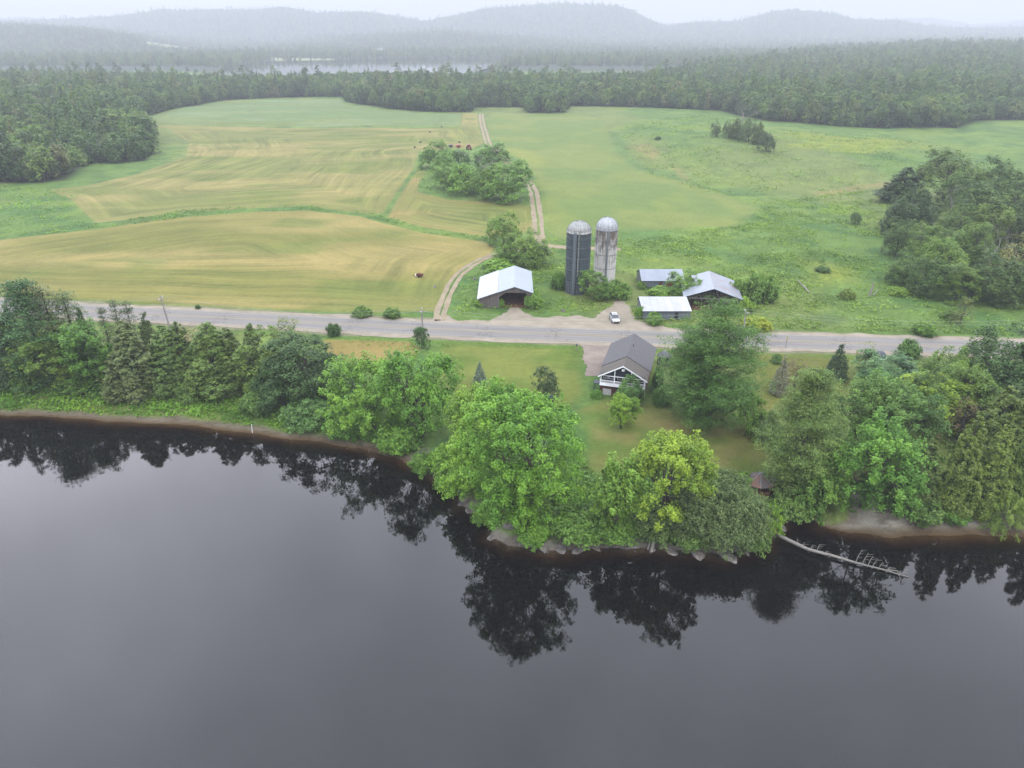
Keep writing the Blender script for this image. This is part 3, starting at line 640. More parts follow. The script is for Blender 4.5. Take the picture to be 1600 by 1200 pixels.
def T(kind, name, bx, by, ty, wpx, color, label, cat='tree', **kw):
    """plant at photo base pixel (bx,by), top at row ty, crown width wpx pixels"""
    p = at(bx, by); x, y = float(p[0]), float(p[1]); z = hz(x, y); s = mpp(y, z+3)
    R = wpx*s/2; y += {'bush': .4, 'broad': .3, 'cedar': .3, 'airy': .3, 'maple': .12}.get(kind, .1)*R; z = hz(x, y); H = ztop(y-R*.25, ty)-z; H = max(H, .8)
    return plant(kind, name, x, y, H, R, color, label, cat, **kw)
G1, G2, G3 = A(118, 172, 66), A(104, 158, 66), A(82, 130, 58)      # bright, mid and dark broadleaf
OL, PN, CD, DK = A(112, 134, 76), A(84, 126, 72), A(98, 128, 68), A(66, 100, 56)
YG, BG, LG = A(140, 178, 62), A(96, 138, 96), A(134, 142, 112)
near = [
 # left bank, pixel x order
 ('spruce', 'spruce_tree', 18, 603, 465, 62, DK, 'dark spruce at the left end of the river bank trees'),
 ('pine', 'pine_tree', 72, 598, 443, 112, A(76, 126, 76), 'tallest white pine of the left bank, dark ragged top over the road'),
 ('thin_pine', 'pine_tree', 103, 590, 449, 62, A(126, 142, 104), 'thin half-bare grey pine just right of the tallest white pine'),
 ('thin_pine', 'pine_tree', 131, 586, 457, 60, A(92, 122, 74), 'thin pine with dark clumped top, second right of the tallest white pine'),
 ('maple', 'maple_tree', 96, 606, 522, 98, A(120, 160, 64), 'yellowish leafy tree in front of the tallest white pine'),
 ('maple', 'maple_tree', 163, 605, 497, 92, A(100, 158, 66), 'round bright green tree between thin pines on left bank'),
 ('thin_pine', 'pine_tree', 183, 585, 481, 28, A(78, 104, 66), 'small pine top poking above round bright green tree'),
 ('thin_pine', 'pine_tree', 205, 588, 469, 30, A(92, 112, 78), 'slim pine, left one of the pair before the road'),
 ('thin_pine', 'pine_tree', 223, 588, 473, 34, A(72, 100, 62), 'slim dark pine, right one of the pair before the road'),
 ('spruce', 'spruce_tree', 246, 592, 489, 44, A(80, 106, 62), 'narrow dark spruce left of the leaning utility pole'),
 ('cedar', 'cedar_tree', 213, 622, 506, 76, A(112, 134, 88), 'lichen-grey cedar leaning at edge of bank grass'),
 ('cedar', 'cedar_tree', 268, 612, 512, 70, A(98, 134, 72), 'olive cedar below the leaning utility pole'),
 ('airy', 'birch_tree', 305, 606, 514, 62, A(150, 150, 112), 'thin greyish tree with sparse leaves on left bank'),
 ('cedar', 'cedar_tree', 336, 618, 507, 82, A(102, 138, 70), 'broad olive cedar left of the dead white tree'),
 ('cedar', 'cedar_tree', 366, 610, 515, 60, A(94, 124, 62), 'narrow cedar directly behind the dead white tree'),
 ('dead', 'dead_tree', 386, 616, 522, 62, A(200, 196, 190), 'bare dead tree with white branches on left bank'),
 ('broad', 'leafy_tree', 424, 620, 512, 92, A(106, 142, 64), 'light green round tree right of the dead white tree'),
 ('airy', 'leafy_tree', 458, 592, 500, 66, A(110, 134, 76), 'thin-topped tree whose twigs overlap the road edge'),
 ('broad', 'oak_tree', 482, 634, 516, 118, A(72, 110, 60), 'big dark round oak left of bright shoreline maples'),
 ('broad', 'leafy_tree', 440, 645, 560, 84, A(76, 116, 66), 'low dark tree in front of the big dark oak'),
 ('cedar', 'cedar_tree', -30, 604, 470, 80, CD, 'cedar past the left edge beside the dark spruce'),
 ('pine', 'pine_tree', -95, 600, 450, 110, PN, 'white pine farther left along the bank'),
 ('maple', 'maple_tree', -170, 600, 500, 110, G2, 'green maple farther left along the bank'),
 ('cedar', 'cedar_tree', -240, 598, 470, 90, CD, 'second cedar past the left edge of the bank'),
 ('spruce', 'spruce_tree', 44, 598, 478, 46, A(70, 108, 62), 'pointed spruce between the left end spruce and tallest pine'),
 ('spruce', 'spruce_tree', 150, 590, 480, 36, A(74, 110, 62), 'dark spruce behind the round bright green bank tree'),
 ('cedar', 'cedar_tree', 290, 604, 506, 54, A(92, 128, 64), 'upright cedar behind the thin greyish tree'),
 ('cedar', 'cedar_tree', 402, 604, 508, 50, A(96, 132, 62), 'upright cedar just right of the dead white tree'),
 # low growth on the left bank
 ('bush', 'shrub', 40, 612, 575, 50, A(92, 138, 66), 'low shrub under the dark spruce at left', 'shrub'),
 ('bush', 'shrub', 120, 616, 582, 62, A(90, 138, 62), 'wide low shrub under the yellowish tree', 'shrub'),
 ('bush', 'shrub', 178, 622, 590, 40, A(88, 128, 62), 'small shrub left of the lichen-grey cedar foot', 'shrub'),
 ('bush', 'shrub', 300, 628, 590, 46, A(92, 132, 62), 'low shrub at foot of thin greyish tree', 'shrub'),
 ('bush', 'shrub', 400, 652, 612, 46, A(92, 136, 66), 'low shrub below light green tree near the white stake', 'shrub'),
 ('bush', 'shrub', 480, 668, 622, 66, A(90, 138, 78), 'blue-green shrub below the big dark oak', 'shrub'),
 # shoreline maples
 ('maple', 'maple_tree', 578, 676, 556, 142, A(116, 176, 66), 'bright green shoreline maple, left one of the leftmost clump', 'tree', dict(unique=True)),
 ('maple', 'maple_tree', 655, 688, 540, 138, A(108, 172, 66), 'tall bright shoreline maple with lawn on its right', 'tree', dict(unique=True)),
 ('maple', 'maple_tree', 748, 716, 604, 112, A(122, 176, 64), 'smaller yellow-green maple below the blue spruce', 'tree', dict(unique=True)),
 ('maple', 'maple_tree', 822, 808, 617, 212, A(108, 172, 60), 'largest bright maple leaning over the rocky point', 'tree', dict(unique=True)),
 ('maple', 'maple_tree', 738, 776, 672, 104, A(118, 178, 62), 'low maple overhanging the water left of largest maple', 'tree', dict(unique=True)),
 ('maple', 'maple_tree', 798, 826, 724, 120, A(112, 176, 62), 'lowest front maple drooping over the shore rocks', 'tree', dict(unique=True)),
 ('maple', 'maple_tree', 962, 838, 712, 96, A(120, 172, 70), 'slim pale maple right of the largest maple', 'tree', dict(unique=True)),
 ('maple', 'ash_tree', 1040, 826, 676, 158, A(132, 174, 58), 'yellow-green ash in the middle of the rocky point', 'tree', dict(unique=True)),
 ('bush', 'willow_bush', 1122, 852, 754, 144, A(104, 134, 84), 'large rounded grey-green willow bush above shore rocks', 'bush', dict(unique=True)),
 ('maple', 'young_tree', 1200, 840, 786, 44, A(122, 178, 56), 'small yellow-green tree between willow bush and gazebo', 'tree'),
 ('bush', 'shrub', 905, 850, 800, 84, A(92, 142, 62), 'dark shrub on the rocks right of the front maple', 'shrub'),
 ('bush', 'shrub', 965, 850, 812, 70, A(100, 150, 64), 'shrub at the waterline under the slim pale maple', 'shrub'),
 ('bush', 'shrub', 1025, 850, 805, 64, A(96, 132, 74), 'shrub at the waterline under the yellow-green ash', 'shrub'),
 ('bush', 'shrub', 700, 742, 700, 56, A(110, 166, 64), 'shoreline shrub between bright maples and overhanging maple', 'shrub'),
 ('bush', 'shrub', 540, 684, 640, 60, A(100, 158, 66), 'shoreline shrub under leftmost bright maple', 'shrub'),
 ('bush', 'shrub', 620, 706, 660, 70, A(100, 156, 64), 'shoreline shrub under the tall bright maple', 'shrub'),
 ('bush', 'shrub', 762, 822, 796, 44, A(108, 164, 66), 'shrub over the ledge left of the front maple', 'shrub'),
 ('bush', 'shrub', 838, 856, 822, 52, A(100, 156, 62), 'shrub just above the big pale boulder', 'shrub'),
 ('bush', 'shrub', 700, 768, 738, 40, A(106, 160, 64), 'waterline shrub left of the large pale slab', 'shrub'),
 ('bush', 'shrub', 664, 740, 712, 44, A(98, 152, 62), 'waterline shrub by the leaning driftwood', 'shrub'),
 ('bush', 'shrub', 1075, 862, 826, 60, A(98, 140, 70), 'low shrub between the hanging roots and willow bush', 'shrub'),
 ('bush', 'shrub', 1180, 862, 822, 44, A(100, 142, 72), 'shrub at the right foot of the willow bush', 'shrub'),
 # yard
 ('maple', 'round_tree', 973, 670, 617, 56, A(126, 180, 54), 'small round vivid green tree below the house', 'tree'),
 ('broad', 'young_tree', 984, 634, 586, 42, A(92, 148, 74), 'young tree hiding the house balcony', 'tree'),
 ('bigpine', 'pine_tree', 1108, 668, 477, 150, A(88, 138, 66), 'huge white pine right of the house', 'tree', dict(unique=True)),
 ('bigpine', 'pine_tree', 1080, 655, 520, 96, A(88, 138, 64), 'darker pine behind the huge one, nearer the house', 'tree', dict(unique=True)),
 ('bush', 'shrub', 1027, 610, 566, 15, A(74, 118, 58), 'climbing shrub along the right wall of the house', 'shrub'),
 ('bush', 'shrub', 1034, 634, 606, 28, A(86, 136, 60), 'leafy shrub at the right foot of the house', 'shrub'),
 ('bush', 'shrub', 932, 622, 608, 18, A(90, 150, 62), 'green shrub at the left foot of the house', 'shrub'),
 ('broad', 'young_tree', 1168, 684, 614, 54, A(112, 164, 68), 'young tree right of the huge white pine', 'tree'),
 ('bush', 'shrub', 1196, 690, 640, 46, A(104, 136, 84), 'grey-green shrub beside the young tree and path', 'shrub'),
 ('spruce', 'spruce_tree', 1217, 616, 556, 28, A(150, 156, 146), 'pale grey half-dead spruce on the right lawn', 'tree'),
 ('airy', 'plum_bush', 1244, 608, 560, 52, A(120, 116, 76), 'olive-brown bush right of pale grey spruce', 'bush'),
 ('bush', 'shrub', 1214, 568, 553, 16, A(96, 140, 76), 'small green shrub on lawn behind pale grey spruce', 'shrub'),
 ('spruce', 'spruce_tree', 1305, 594, 539, 36, A(60, 96, 62), 'dark pointed spruce alone near the road on right lawn', 'tree'),
 ('airy', 'young_tree', 1350, 584, 533, 34, A(134, 152, 96), 'slender pale young tree right of the pointed spruce', 'tree'),
 ('bush', 'shrub', 1421, 560, 532, 32, A(88, 136, 66), 'round shrub touching the road edge on the right', 'shrub'),
 ('broad', 'sumac', 1395, 612, 556, 104, A(92, 142, 94), 'spreading blue-green sumac behind the small domed playhouse', 'bush'),
 ('spruce', 'blue_spruce', 750, 603, 566, 21, A(126, 150, 150), 'small blue spruce on the lawn', 'tree'),
 ('broad', 'young_tree', 855, 622, 573, 38, A(76, 106, 66), 'dark small tree on the lawn left of the house', 'tree'),
 ('broad', 'young_tree', 659, 546, 510, 27, A(72, 116, 54), 'dark oval tree by the road utility pole', 'tree'),
 ('bush', 'shrub', 521, 526, 505, 20, A(70, 112, 58), 'dark little tree beside road left of the oval tree', 'shrub'),
 ('bush', 'shrub', 565, 496, 478, 28, A(94, 142, 58), 'round bush on far road verge, left of two', 'shrub'),
 ('bush', 'shrub', 613, 498, 481, 26, A(94, 142, 58), 'round bush on far road verge, right of two', 'shrub'),
 ('bush', 'shrub', 309, 483, 475, 8, A(74, 120, 56), 'tiny bush at the hay field edge by the road', 'shrub'),
 # right side of the point
 ('bigpine', 'pine_tree', 1240, 776, 581, 116, A(118, 156, 84), 'pale green pine standing behind the river gazebo', 'tree', dict(unique=True)),
 ('maple', 'maple_tree', 1318, 700, 586, 110, A(108, 154, 74), 'rounded maple right of the pale green pine top', 'tree'),
 ('maple', 'maple_tree', 1352, 800, 648, 178, A(98, 160, 62), 'broad green maple overhanging the sand beach', 'tree', dict(unique=True)),
 ('maple', 'maple_tree', 1275, 808, 724, 96, A(100, 152, 66), 'low maple drooping over the little cove', 'tree', dict(unique=True)),
 ('maple', 'maple_tree', 1398, 725, 602, 120, A(98, 146, 70), 'leafy maple above the broad beach maple', 'tree'),
 ('bush', 'shrub', 1240, 815, 772, 64, A(104, 146, 74), 'shrub below the river gazebo beside the cove', 'shrub'),
 ('bush', 'shrub', 1160, 770, 738, 40, A(104, 162, 64), 'bright shrub left of the river gazebo', 'shrub'),
 ('broad', 'leafy_tree', 1462, 668, 592, 116, A(132, 172, 54), 'yellow-green flat-topped tree, brightest on the right bank', 'tree'),
 ('airy', 'brown_bush', 1500, 692, 622, 66, A(124, 116, 90), 'brown twiggy half-bare tree behind the right cedars', 'tree'),
 ('cedar', 'cedar_tree', 1432, 800, 690, 58, A(92, 122, 62), 'dark cedar behind the beach, next to broad maple', 'tree'),
 ('cedar', 'cedar_tree', 1488, 806, 655, 62, A(112, 142, 66), 'tall pointed cedar behind the sand beach, left one', 'tree'),
 ('cedar', 'cedar_tree', 1535, 806, 668, 62, A(112, 144, 64), 'tall pointed cedar behind the beach, second from left', 'tree'),
 ('cedar', 'cedar_tree', 1580, 800, 676, 56, A(104, 140, 64), 'tall pointed cedar behind the beach, rightmost in frame', 'tree'),
 ('cedar', 'cedar_tree', 1548, 730, 606, 74, A(112, 142, 74), 'cedar in the second row behind pointed beach cedars', 'tree'),
 ('cedar', 'cedar_tree', 1592, 730, 602, 70, A(120, 146, 76), 'pale cedar at the right frame edge, second row', 'tree'),
 ('broad', 'leafy_tree', 1600, 770, 676, 50, A(108, 168, 84), 'mint green tree at right frame edge above willow', 'tree'),
 ('willow', 'willow_bush', 1566, 830, 770, 66, A(126, 164, 74), 'weeping light green willow at the right end of beach', 'bush'),
 ('bush', 'shrub', 1440, 812, 776, 90, A(92, 134, 66), 'leafy shrub overhanging the back of the beach', 'shrub'),
 ('bush', 'shrub', 1492, 820, 796, 44, A(98, 152, 66), 'low bright shrub on the sand at the back', 'shrub'),
 ('broad', 'oak_tree', 1566, 640, 506, 118, A(66, 104, 58), 'large dark oak beside the road at the right edge', 'tree'),
 ('broad', 'leafy_tree', 1475, 625, 545, 84, A(104, 148, 58), 'green tree just below the road left of dark oak', 'tree'),
 ('broad', 'leafy_tree', 1437, 668, 575, 70, A(84, 124, 60), 'mid green tree between sumac and yellow-green tree', 'tree'),
 ('broad', 'leafy_tree', 1510, 664, 570, 90, A(104, 146, 62), 'green tree in front of the large dark oak', 'tree'),
 ('broad', 'leafy_tree', 1512, 610, 530, 60, A(96, 144, 62), 'tree squeezed between road and large dark oak', 'tree'),
 ('broad', 'leafy_tree', 1568, 700, 600, 80, A(78, 112, 62), 'dull green tree below the large dark oak', 'tree'),
 ('broad', 'leafy_tree', 1376, 668, 590, 80, A(96, 150, 76), 'tree between rounded maple and spreading sumac', 'tree'),
 ('broad', 'leafy_tree', 1650, 660, 520, 120, G3, 'dark tree past the right edge near the road'), ('cedar', 'cedar_tree', 1650, 806, 640, 80, CD, 'cedar past the right edge behind the beach'),
 ('maple', 'maple_tree', 1740, 800, 620, 130, G2, 'maple past the right edge behind the beach'), ('broad', 'leafy_tree', 1680, 740, 600, 100, G3, 'second tree past the right edge'),
 # around the barns
 ('broad', 'leafy_tree', 788, 386, 331, 52, A(112, 158, 66), 'round tree at the field corner behind the left barn', 'tree', dict(unique=True)),
 ('broad', 'leafy_tree', 826, 416, 357, 66, A(106, 150, 64), 'wide tree behind the left barn, nearer the silos', 'tree'),
 ('broad', 'leafy_tree', 797, 414, 376, 46, A(102, 150, 64), 'lower tree between the barn roof and corner tree', 'tree'),
 ('airy', 'apple_tree', 846, 416, 386, 36, A(124, 142, 110), 'grey-green small tree on the right behind barn', 'tree'),
 ('bush', 'shrub', 780, 424, 408, 50, A(120, 176, 66), 'bright shrubs behind the barn roof', 'shrub'),
 ('broad', 'leafy_tree', 932, 468, 421, 54, A(100, 148, 64), 'rounded tree in front of the right silo', 'tree'),
 ('bush', 'shrub', 965, 468, 438, 36, A(98, 146, 62), 'bush right of the silos', 'shrub'),
 ('bush', 'shrub', 873, 454, 422, 24, A(92, 146, 60), 'bush left of the dark silo', 'shrub'),
 ('bush', 'shrub', 834, 482, 450, 26, A(110, 162, 68), 'bush hiding right side of the left barn opening', 'shrub'),
 ('bush', 'shrub', 781, 480, 466, 12, A(118, 176, 70), 'small bush at barn wall beside the opening', 'shrub'),
 ('bush', 'shrub', 752, 480, 468, 18, A(122, 176, 66), 'low bush at the barn left corner', 'shrub'),
 ('broad', 'leafy_tree', 1072, 468, 421, 56, A(98, 150, 58), 'rounded tree standing between the two metal sheds', 'tree'),
 ('bush', 'shrub', 1036, 464, 448, 40, A(112, 166, 62), 'bright bush between the metal sheds', 'shrub'),
 ('bush', 'shrub', 1003, 452, 438, 14, A(112, 162, 62), 'small bush at the left corner of back shed', 'shrub'),
 ('bush', 'shrub', 1190, 474, 428, 50, A(98, 146, 64), 'large bush right of the open pole barn', 'shrub'),
 ('bush', 'shrub', 1158, 470, 436, 34, A(102, 152, 60), 'bush touching the open pole barn roof', 'shrub'),
 ('bush', 'shrub', 1164, 488, 464, 26, A(132, 182, 60), 'yellow-green bush before the open pole barn', 'shrub'),
 ('bush', 'shrub', 1140, 486, 466, 26, A(104, 156, 62), 'bush at the right post of the open pole barn', 'shrub'),
 ('bush', 'shrub', 1184, 518, 499, 42, A(150, 176, 44), 'yellow bush at the road behind the huge pine', 'shrub'),
 ('bush', 'shrub', 1022, 508, 489, 24, A(104, 160, 58), 'bush before the white roofed shed', 'shrub'),
 ('bush', 'shrub', 1000, 498, 478, 14, A(110, 168, 62), 'small bush at left corner of white roofed shed', 'shrub'),
 ('bush', 'shrub', 1446, 526, 503, 34, A(98, 150, 58), 'round bush on the far road verge at right', 'shrub'),
 ('broad', 'lone_tree', 1337, 351, 330, 17, A(80, 122, 68), 'lone small tree in the right meadow', 'tree'),
 ('bush', 'shrub', 1288, 426, 416, 22, A(82, 130, 62), 'dark bush in the rough right meadow', 'shrub'),
 ('airy', 'young_tree', 1503, 508, 466, 32, A(116, 132, 76), 'scraggly thin tree in front of the right grove', 'tree'),
 ('bush', 'shrub', 1488, 500, 484, 26, A(98, 140, 66), 'bush at foot of the scraggly thin tree', 'shrub'),
 ('bush', 'shrub', 1325, 468, 450, 22, A(110, 144, 62), 'bush left of the standing snag', 'shrub'),
 ('bush', 'shrub', 1405, 462, 448, 28, A(116, 164, 60), 'low bush at the grove edge right of the snag', 'shrub'),
 # grove in the middle of the fields
 ('broad', 'grove_tree', 676, 264, 218, 48, A(100, 148, 70), 'leftmost back tree of the field grove'),
 ('broad', 'grove_tree', 694, 280, 234, 44, A(100, 146, 72), 'left front tree of the grove, before the leftmost'),
 ('broad', 'grove_tree', 716, 270, 233, 46, A(96, 138, 72), 'second back tree of the grove from left'),
 ('broad', 'grove_tree', 700, 296, 257, 46, A(106, 152, 68), 'grove tree at left front corner beside grass hollow'),
 ('broad', 'grove_tree', 728, 304, 253, 62, A(108, 160, 64), 'wide grove tree left of the biggest one'),
 ('broad', 'grove_tree', 768, 268, 220, 62, A(100, 146, 74), 'tallest back tree of the grove, near the farm track'),
 ('dead', 'dead_tree', 757, 286, 240, 40, A(190, 180, 172), 'bare grey tree in the middle of the grove'),
 ('broad', 'grove_tree', 762, 312, 262, 48, A(108, 152, 68), 'front grove tree beside the biggest one'),
 ('broad', 'grove_tree', 793, 316, 256, 76, A(104, 152, 64), 'biggest front tree of the field grove'),
 ('broad', 'grove_tree', 814, 284, 246, 34, A(102, 154, 64), 'rightmost tree of the field grove by track'),
 # copse in right meadow
 ('dead', 'dead_tree', 1158, 212, 158, 46, A(178, 168, 160), 'bare grey tree above the meadow copse'),
 ('broad', 'copse_tree', 1118, 214, 188, 16, A(92, 122, 78), 'leftmost dark tree of the meadow copse'), ('broad', 'copse_tree', 1136, 214, 186, 16, A(92, 122, 78), 'second dark tree of the meadow copse'),
 ('cedar', 'copse_tree', 1150, 218, 184, 24, CD, 'cedar under the bare tree in meadow copse'), ('broad', 'copse_tree', 1170, 222, 178, 28, A(92, 124, 76), 'tallest leafy tree in the meadow copse'),
 ('cedar', 'copse_tree', 1185, 226, 190, 20, CD, 'cedar right of centre in the meadow copse'), ('broad', 'copse_tree', 1198, 238, 204, 26, DK, 'round dark tree in front of the meadow copse'),
 ('bush', 'copse_shrub', 1028, 219, 213, 9, DK, 'small round bush out in the marshy meadow', 'shrub'),
]
# grove right of the sheds
gr = [(1412, 318, 262, 60, 'cedar', DK, 'dark shaggy cedar at the left top of the right grove'), (1420, 372, 284, 62, 'broad', A(70, 104, 62), 'dark tall tree on the left edge of the right grove'),
 (1480, 318, 228, 88, 'broad', A(100, 134, 66), 'broad highest tree at the top of the right grove'), (1508, 330, 252, 62, 'broad', A(98, 138, 66), 'rounded tree right behind the broad highest tree'),
 (1556, 320, 242, 56, 'broad', A(80, 118, 64), 'dark tree at top right of the right grove'), (1530, 345, 262, 56, 'broad', A(92, 128, 66), 'mid tree under the top right trees of grove'),
 (1590, 335, 262, 60, 'broad', A(96, 134, 66), 'grove tree at the right frame edge, back row'), (1478, 362, 286, 50, 'dead', A(190, 180, 165), 'bare grey tree inside the grove top'),
 (1516, 366, 284, 64, 'broad', A(88, 124, 70), 'blue-green tree at the middle of the right grove'), (1575, 372, 280, 60, 'broad', A(86, 120, 66), 'dull green tree near right edge of grove'),
 (1450, 420, 350, 52, 'broad', A(106, 150, 64), 'light green tree left of the grove middle'), (1498, 384, 308, 54, 'broad', A(98, 136, 72), 'round tree before the bare grey one'),
 (1545, 392, 308, 72, 'broad', A(108, 144, 60), 'yellowish spreading tree mid grove'), (1600, 402, 314, 60, 'broad', A(82, 112, 62), 'dark tree at right frame edge, middle row'),
 (1472, 442, 370, 60, 'broad', A(116, 162, 70), 'lightest green tree in front of the grove'), (1510, 424, 344, 60, 'broad', A(96, 138, 60), 'green tree in the grove centre front'),
 (1540, 440, 348, 52, 'dead', A(196, 186, 160), 'large bare tree in the grove front'), (1580, 446, 360, 44, 'airy', A(150, 156, 100), 'pale half-bare tree at the grove right front'),
 (1415, 446, 398, 46, 'broad', A(90, 132, 58), 'low dark tree at grove left front corner'), (1455, 466, 404, 50, 'broad', A(80, 120, 54), 'dark low tree next to the left front corner'),
 (1500, 474, 416, 62, 'broad', A(100, 140, 58), 'olive tree at grove front over the grass'), (1560, 478, 398, 74, 'broad', A(78, 112, 58), 'big shaded tree at grove front right'),  # front right tree has a darker green leaf colour
 (1612, 480, 400, 70, 'broad', A(84, 120, 60), 'last grove tree in front at right edge'), (1402, 402, 340, 40, 'broad', A(84, 120, 64), 'narrow tree at left side of grove, mid height'),
 (1660, 440, 340, 80, 'broad', G3, 'grove tree past the right edge, front'), (1660, 360, 270, 80, 'broad', G3, 'grove tree past the right edge, back'), (1730, 400, 300, 90, 'broad', G2, 'farther grove tree past the right edge')]
us = [(1405, 340, 318, 34), (1440, 395, 362, 40), (1450, 345, 310, 44), (1490, 400, 362, 40), (1528, 376, 340, 44), (1540, 415, 380, 44), (1585, 420, 385, 44), (1450, 445, 412, 40), (1490, 455, 420, 44), (1530, 462, 424, 50), (1590, 462, 430, 50), (1600, 370, 330, 40), (1560, 350, 312, 40), (1430, 460, 436, 34)]
un = ['first', 'second', 'third', 'fourth', 'fifth', 'sixth', 'seventh', 'eighth', 'ninth', 'tenth', 'eleventh', 'twelfth', 'thirteenth', 'fourteenth']
for i, (bx, by, ty, w) in enumerate(us): near.append(('broad', 'understory_tree', bx, by, ty, w, A(88, 126, 62), 'low leafy growth filling gaps between the right grove trees', 'tree', dict(group='low growth inside the right-hand grove')))
for i, (bx, by, ty, w, k, c, lab) in enumerate(gr): near.append((k, 'dead_tree' if k == 'dead' else 'grove_tree', bx, by, ty, w, c, lab, 'tree', dict(group='trees of the right-hand grove')))
for i, tr in enumerate(near):
    kind, nm, bx, by, ty, w, c, lab = tr[:8]; cat = tr[8] if len(tr) > 8 else 'tree'; kw = tr[9] if len(tr) > 9 else {}
    if nm == 'grove_tree' and bx < 900: c = tuple(q*1.22 for q in c)
    T(kind, nm, bx, by, ty, w*(1.24 if nm == 'grove_tree' and bx > 1300 else 1.07 if nm == 'grove_tree' else 1.16 if bx < 500 and by > 560 else .93 if kind == 'maple' and bx > 500 else 1.1), c, lab, cat, seed=i, **kw)
# ------------------------------------------------------------------ woodland: edge trees as things, the mass behind as stuff
def low_tree(kind, v):
    s = 300+v
    if kind == 'cedar': H, R = 12, 2.9; g, C = crown_cone(s, H, R, .3, 120, 14, .85, .48, .4, .5, 1.3, 1.2, .6); t = trunkgeo([([(0, 0, -.8), (0, 0, H*.9)], [.2, .04], 4)])
    elif kind == 'spruce': H, R = 16, 2.6; g, C = crown_cone(s, H, R, 1, 110, 12, .8, .95, -.1, .4, 1.3, .9, .45); t = trunkgeo([([(0, 0, -.8), (0, 0, H*.95)], [.22, .04], 4)])
    elif kind == 'pine': H, R = 19, 3.6; g, C = crown_pine(s, H, R, 5, 11, 4, 12, 1.0, 1, .55, 1.3); t = trunkgeo([([(0, 0, -.8), (0, 0, H*.95)], [.26, .05], 4)])
    else: H, R = 13, 4.4+.5*v; g, C = crown_broad(s, H, R, 1.2, 7, 100, 17, .85, 1.2, 1.3, .15); t = trunkgeo([([(0, 0, -.8), (0, 0, H*.7)], [.24, .1], 4)])
    tt = (t[0], t[1], np.full(len(t[0]), .5))
    return mesh_from('forest_tree', [(g, 0), (tt, 1)], [M['forest_leaf'], M['bark']])
LOW = [('cedar', 0), ('cedar', 1), ('broad', 3), ('spruce', 0), ('pine', 0), ('cedar', 2), ('broad', 0), ('broad', 1), ('broad', 2)]
LOWM = [low_tree(k, v) for k, v in LOW]
rng = np.random.default_rng(5)
def jgrid(x0, x1, y0, y1, st):
    xs = np.arange(x0, x1, st); ys = np.arange(y0, y1, st); Y, X = np.meshgrid(ys, xs, indexing='ij')
    X = X+rng.uniform(-.42, .42, X.shape)*st; Y = Y+rng.uniform(-.42, .42, X.shape)*st; return X.ravel(), Y.ravel()
X, Y = jgrid(-900, 1500, 280, 1850, 5.6)
k = (np.abs(X) < (Y+60)*.92); X, Y = X[k], Y[k]
s = sdf(WOOD, X, Y); hl = sdf_box(LAKE, X, Y, 20)
k = (s > 1.5) & (hl < -3); X, Y, s = X[k], Y[k], s[k]
for p in FGREEN:
    q = sdf_box(p, X, Y, 20) < 0; X, Y, s = X[q], Y[q], s[q]
# thin the mass out of sight behind the first rows
k = (s < 60) | (rng.random(len(X)) < np.clip(1-(Y-700)/1500, .45, 1)); X, Y, s = X[k], Y[k], s[k]
nz = fbm(X/60, Y/60, 8); edge = s < 22
w = rng.random(len(X)); idx = np.where(edge & (w < .5), rng.integers(0, 3, len(X)), np.where(w*.6+nz*.6 < .38, rng.integers(0, 4, len(X)), np.where(w < .48, rng.integers(3, 6, len(X)), rng.integers(6, 9, len(X)))))
sc = (.6+.75*rng.random(len(X))**1.3)*np.where(edge, .95, 1.05)*(.8+.4*fbm(X/90, Y/90, 12))
vis = (np.abs(X/np.maximum(Y, 1)) < .80)
score = np.where(vis & (s < 13), Y, 1e9); order = np.argsort(score)[:290]
for j, q in enumerate(order[::8]): idx[q] = 3+j % 6
Z = height(X, Y)
def stand(x, y):
    sx = x/y
    if sx < -.42: return ('cedar or leafy tree in the dark wood left of hay fields', 'front trees of the wood left of the hay fields')
    if sx < -.02: return ('tree in the wood edge along the far end of hay fields', 'front trees of the wood beyond the hay fields')
    if sx < .33: return ('tree in the wood edge behind the farm track and green meadow', 'front trees of the wood behind the green meadow')
    return ('tree in the straight dark wood edge behind right meadow', 'front trees of the wood behind the right meadow')
src = {}
KN = {'cedar': 'cedar_tree', 'spruce': 'spruce_tree', 'pine': 'pine_tree', 'broad': 'leafy_tree'}
proto = {}
for q in order:
    if score[q] > 1e8: continue
    kd = LOW[idx[q]][0]; me = LOWM[idx[q]]
    if idx[q] not in proto: proto[idx[q]] = bpy.data.objects.new(KN[kd], me); o = proto[idx[q]]
    else: o = proto[idx[q]].copy()
    COL.objects.link(o); o.location = (X[q], Y[q], Z[q]); o.rotation_euler = (0, 0, float(rng.random()*6.28)); o.scale = (sc[q]*1.05, sc[q]*1.05, sc[q])
    lab, grp = stand(X[q], Y[q]); tag(o, {'cedar': 'dark cedar', 'spruce': 'pointed spruce', 'pine': 'tall pine', 'broad': 'rounded leafy tree'}[kd]+lab[lab.index(' in the'):], 'tree', grp+', '+kd)
for i, (kd, v) in enumerate(LOW):
    if i not in proto: raise RuntimeError('no proto')
rest = np.ones(len(X), bool); rest[order] = False
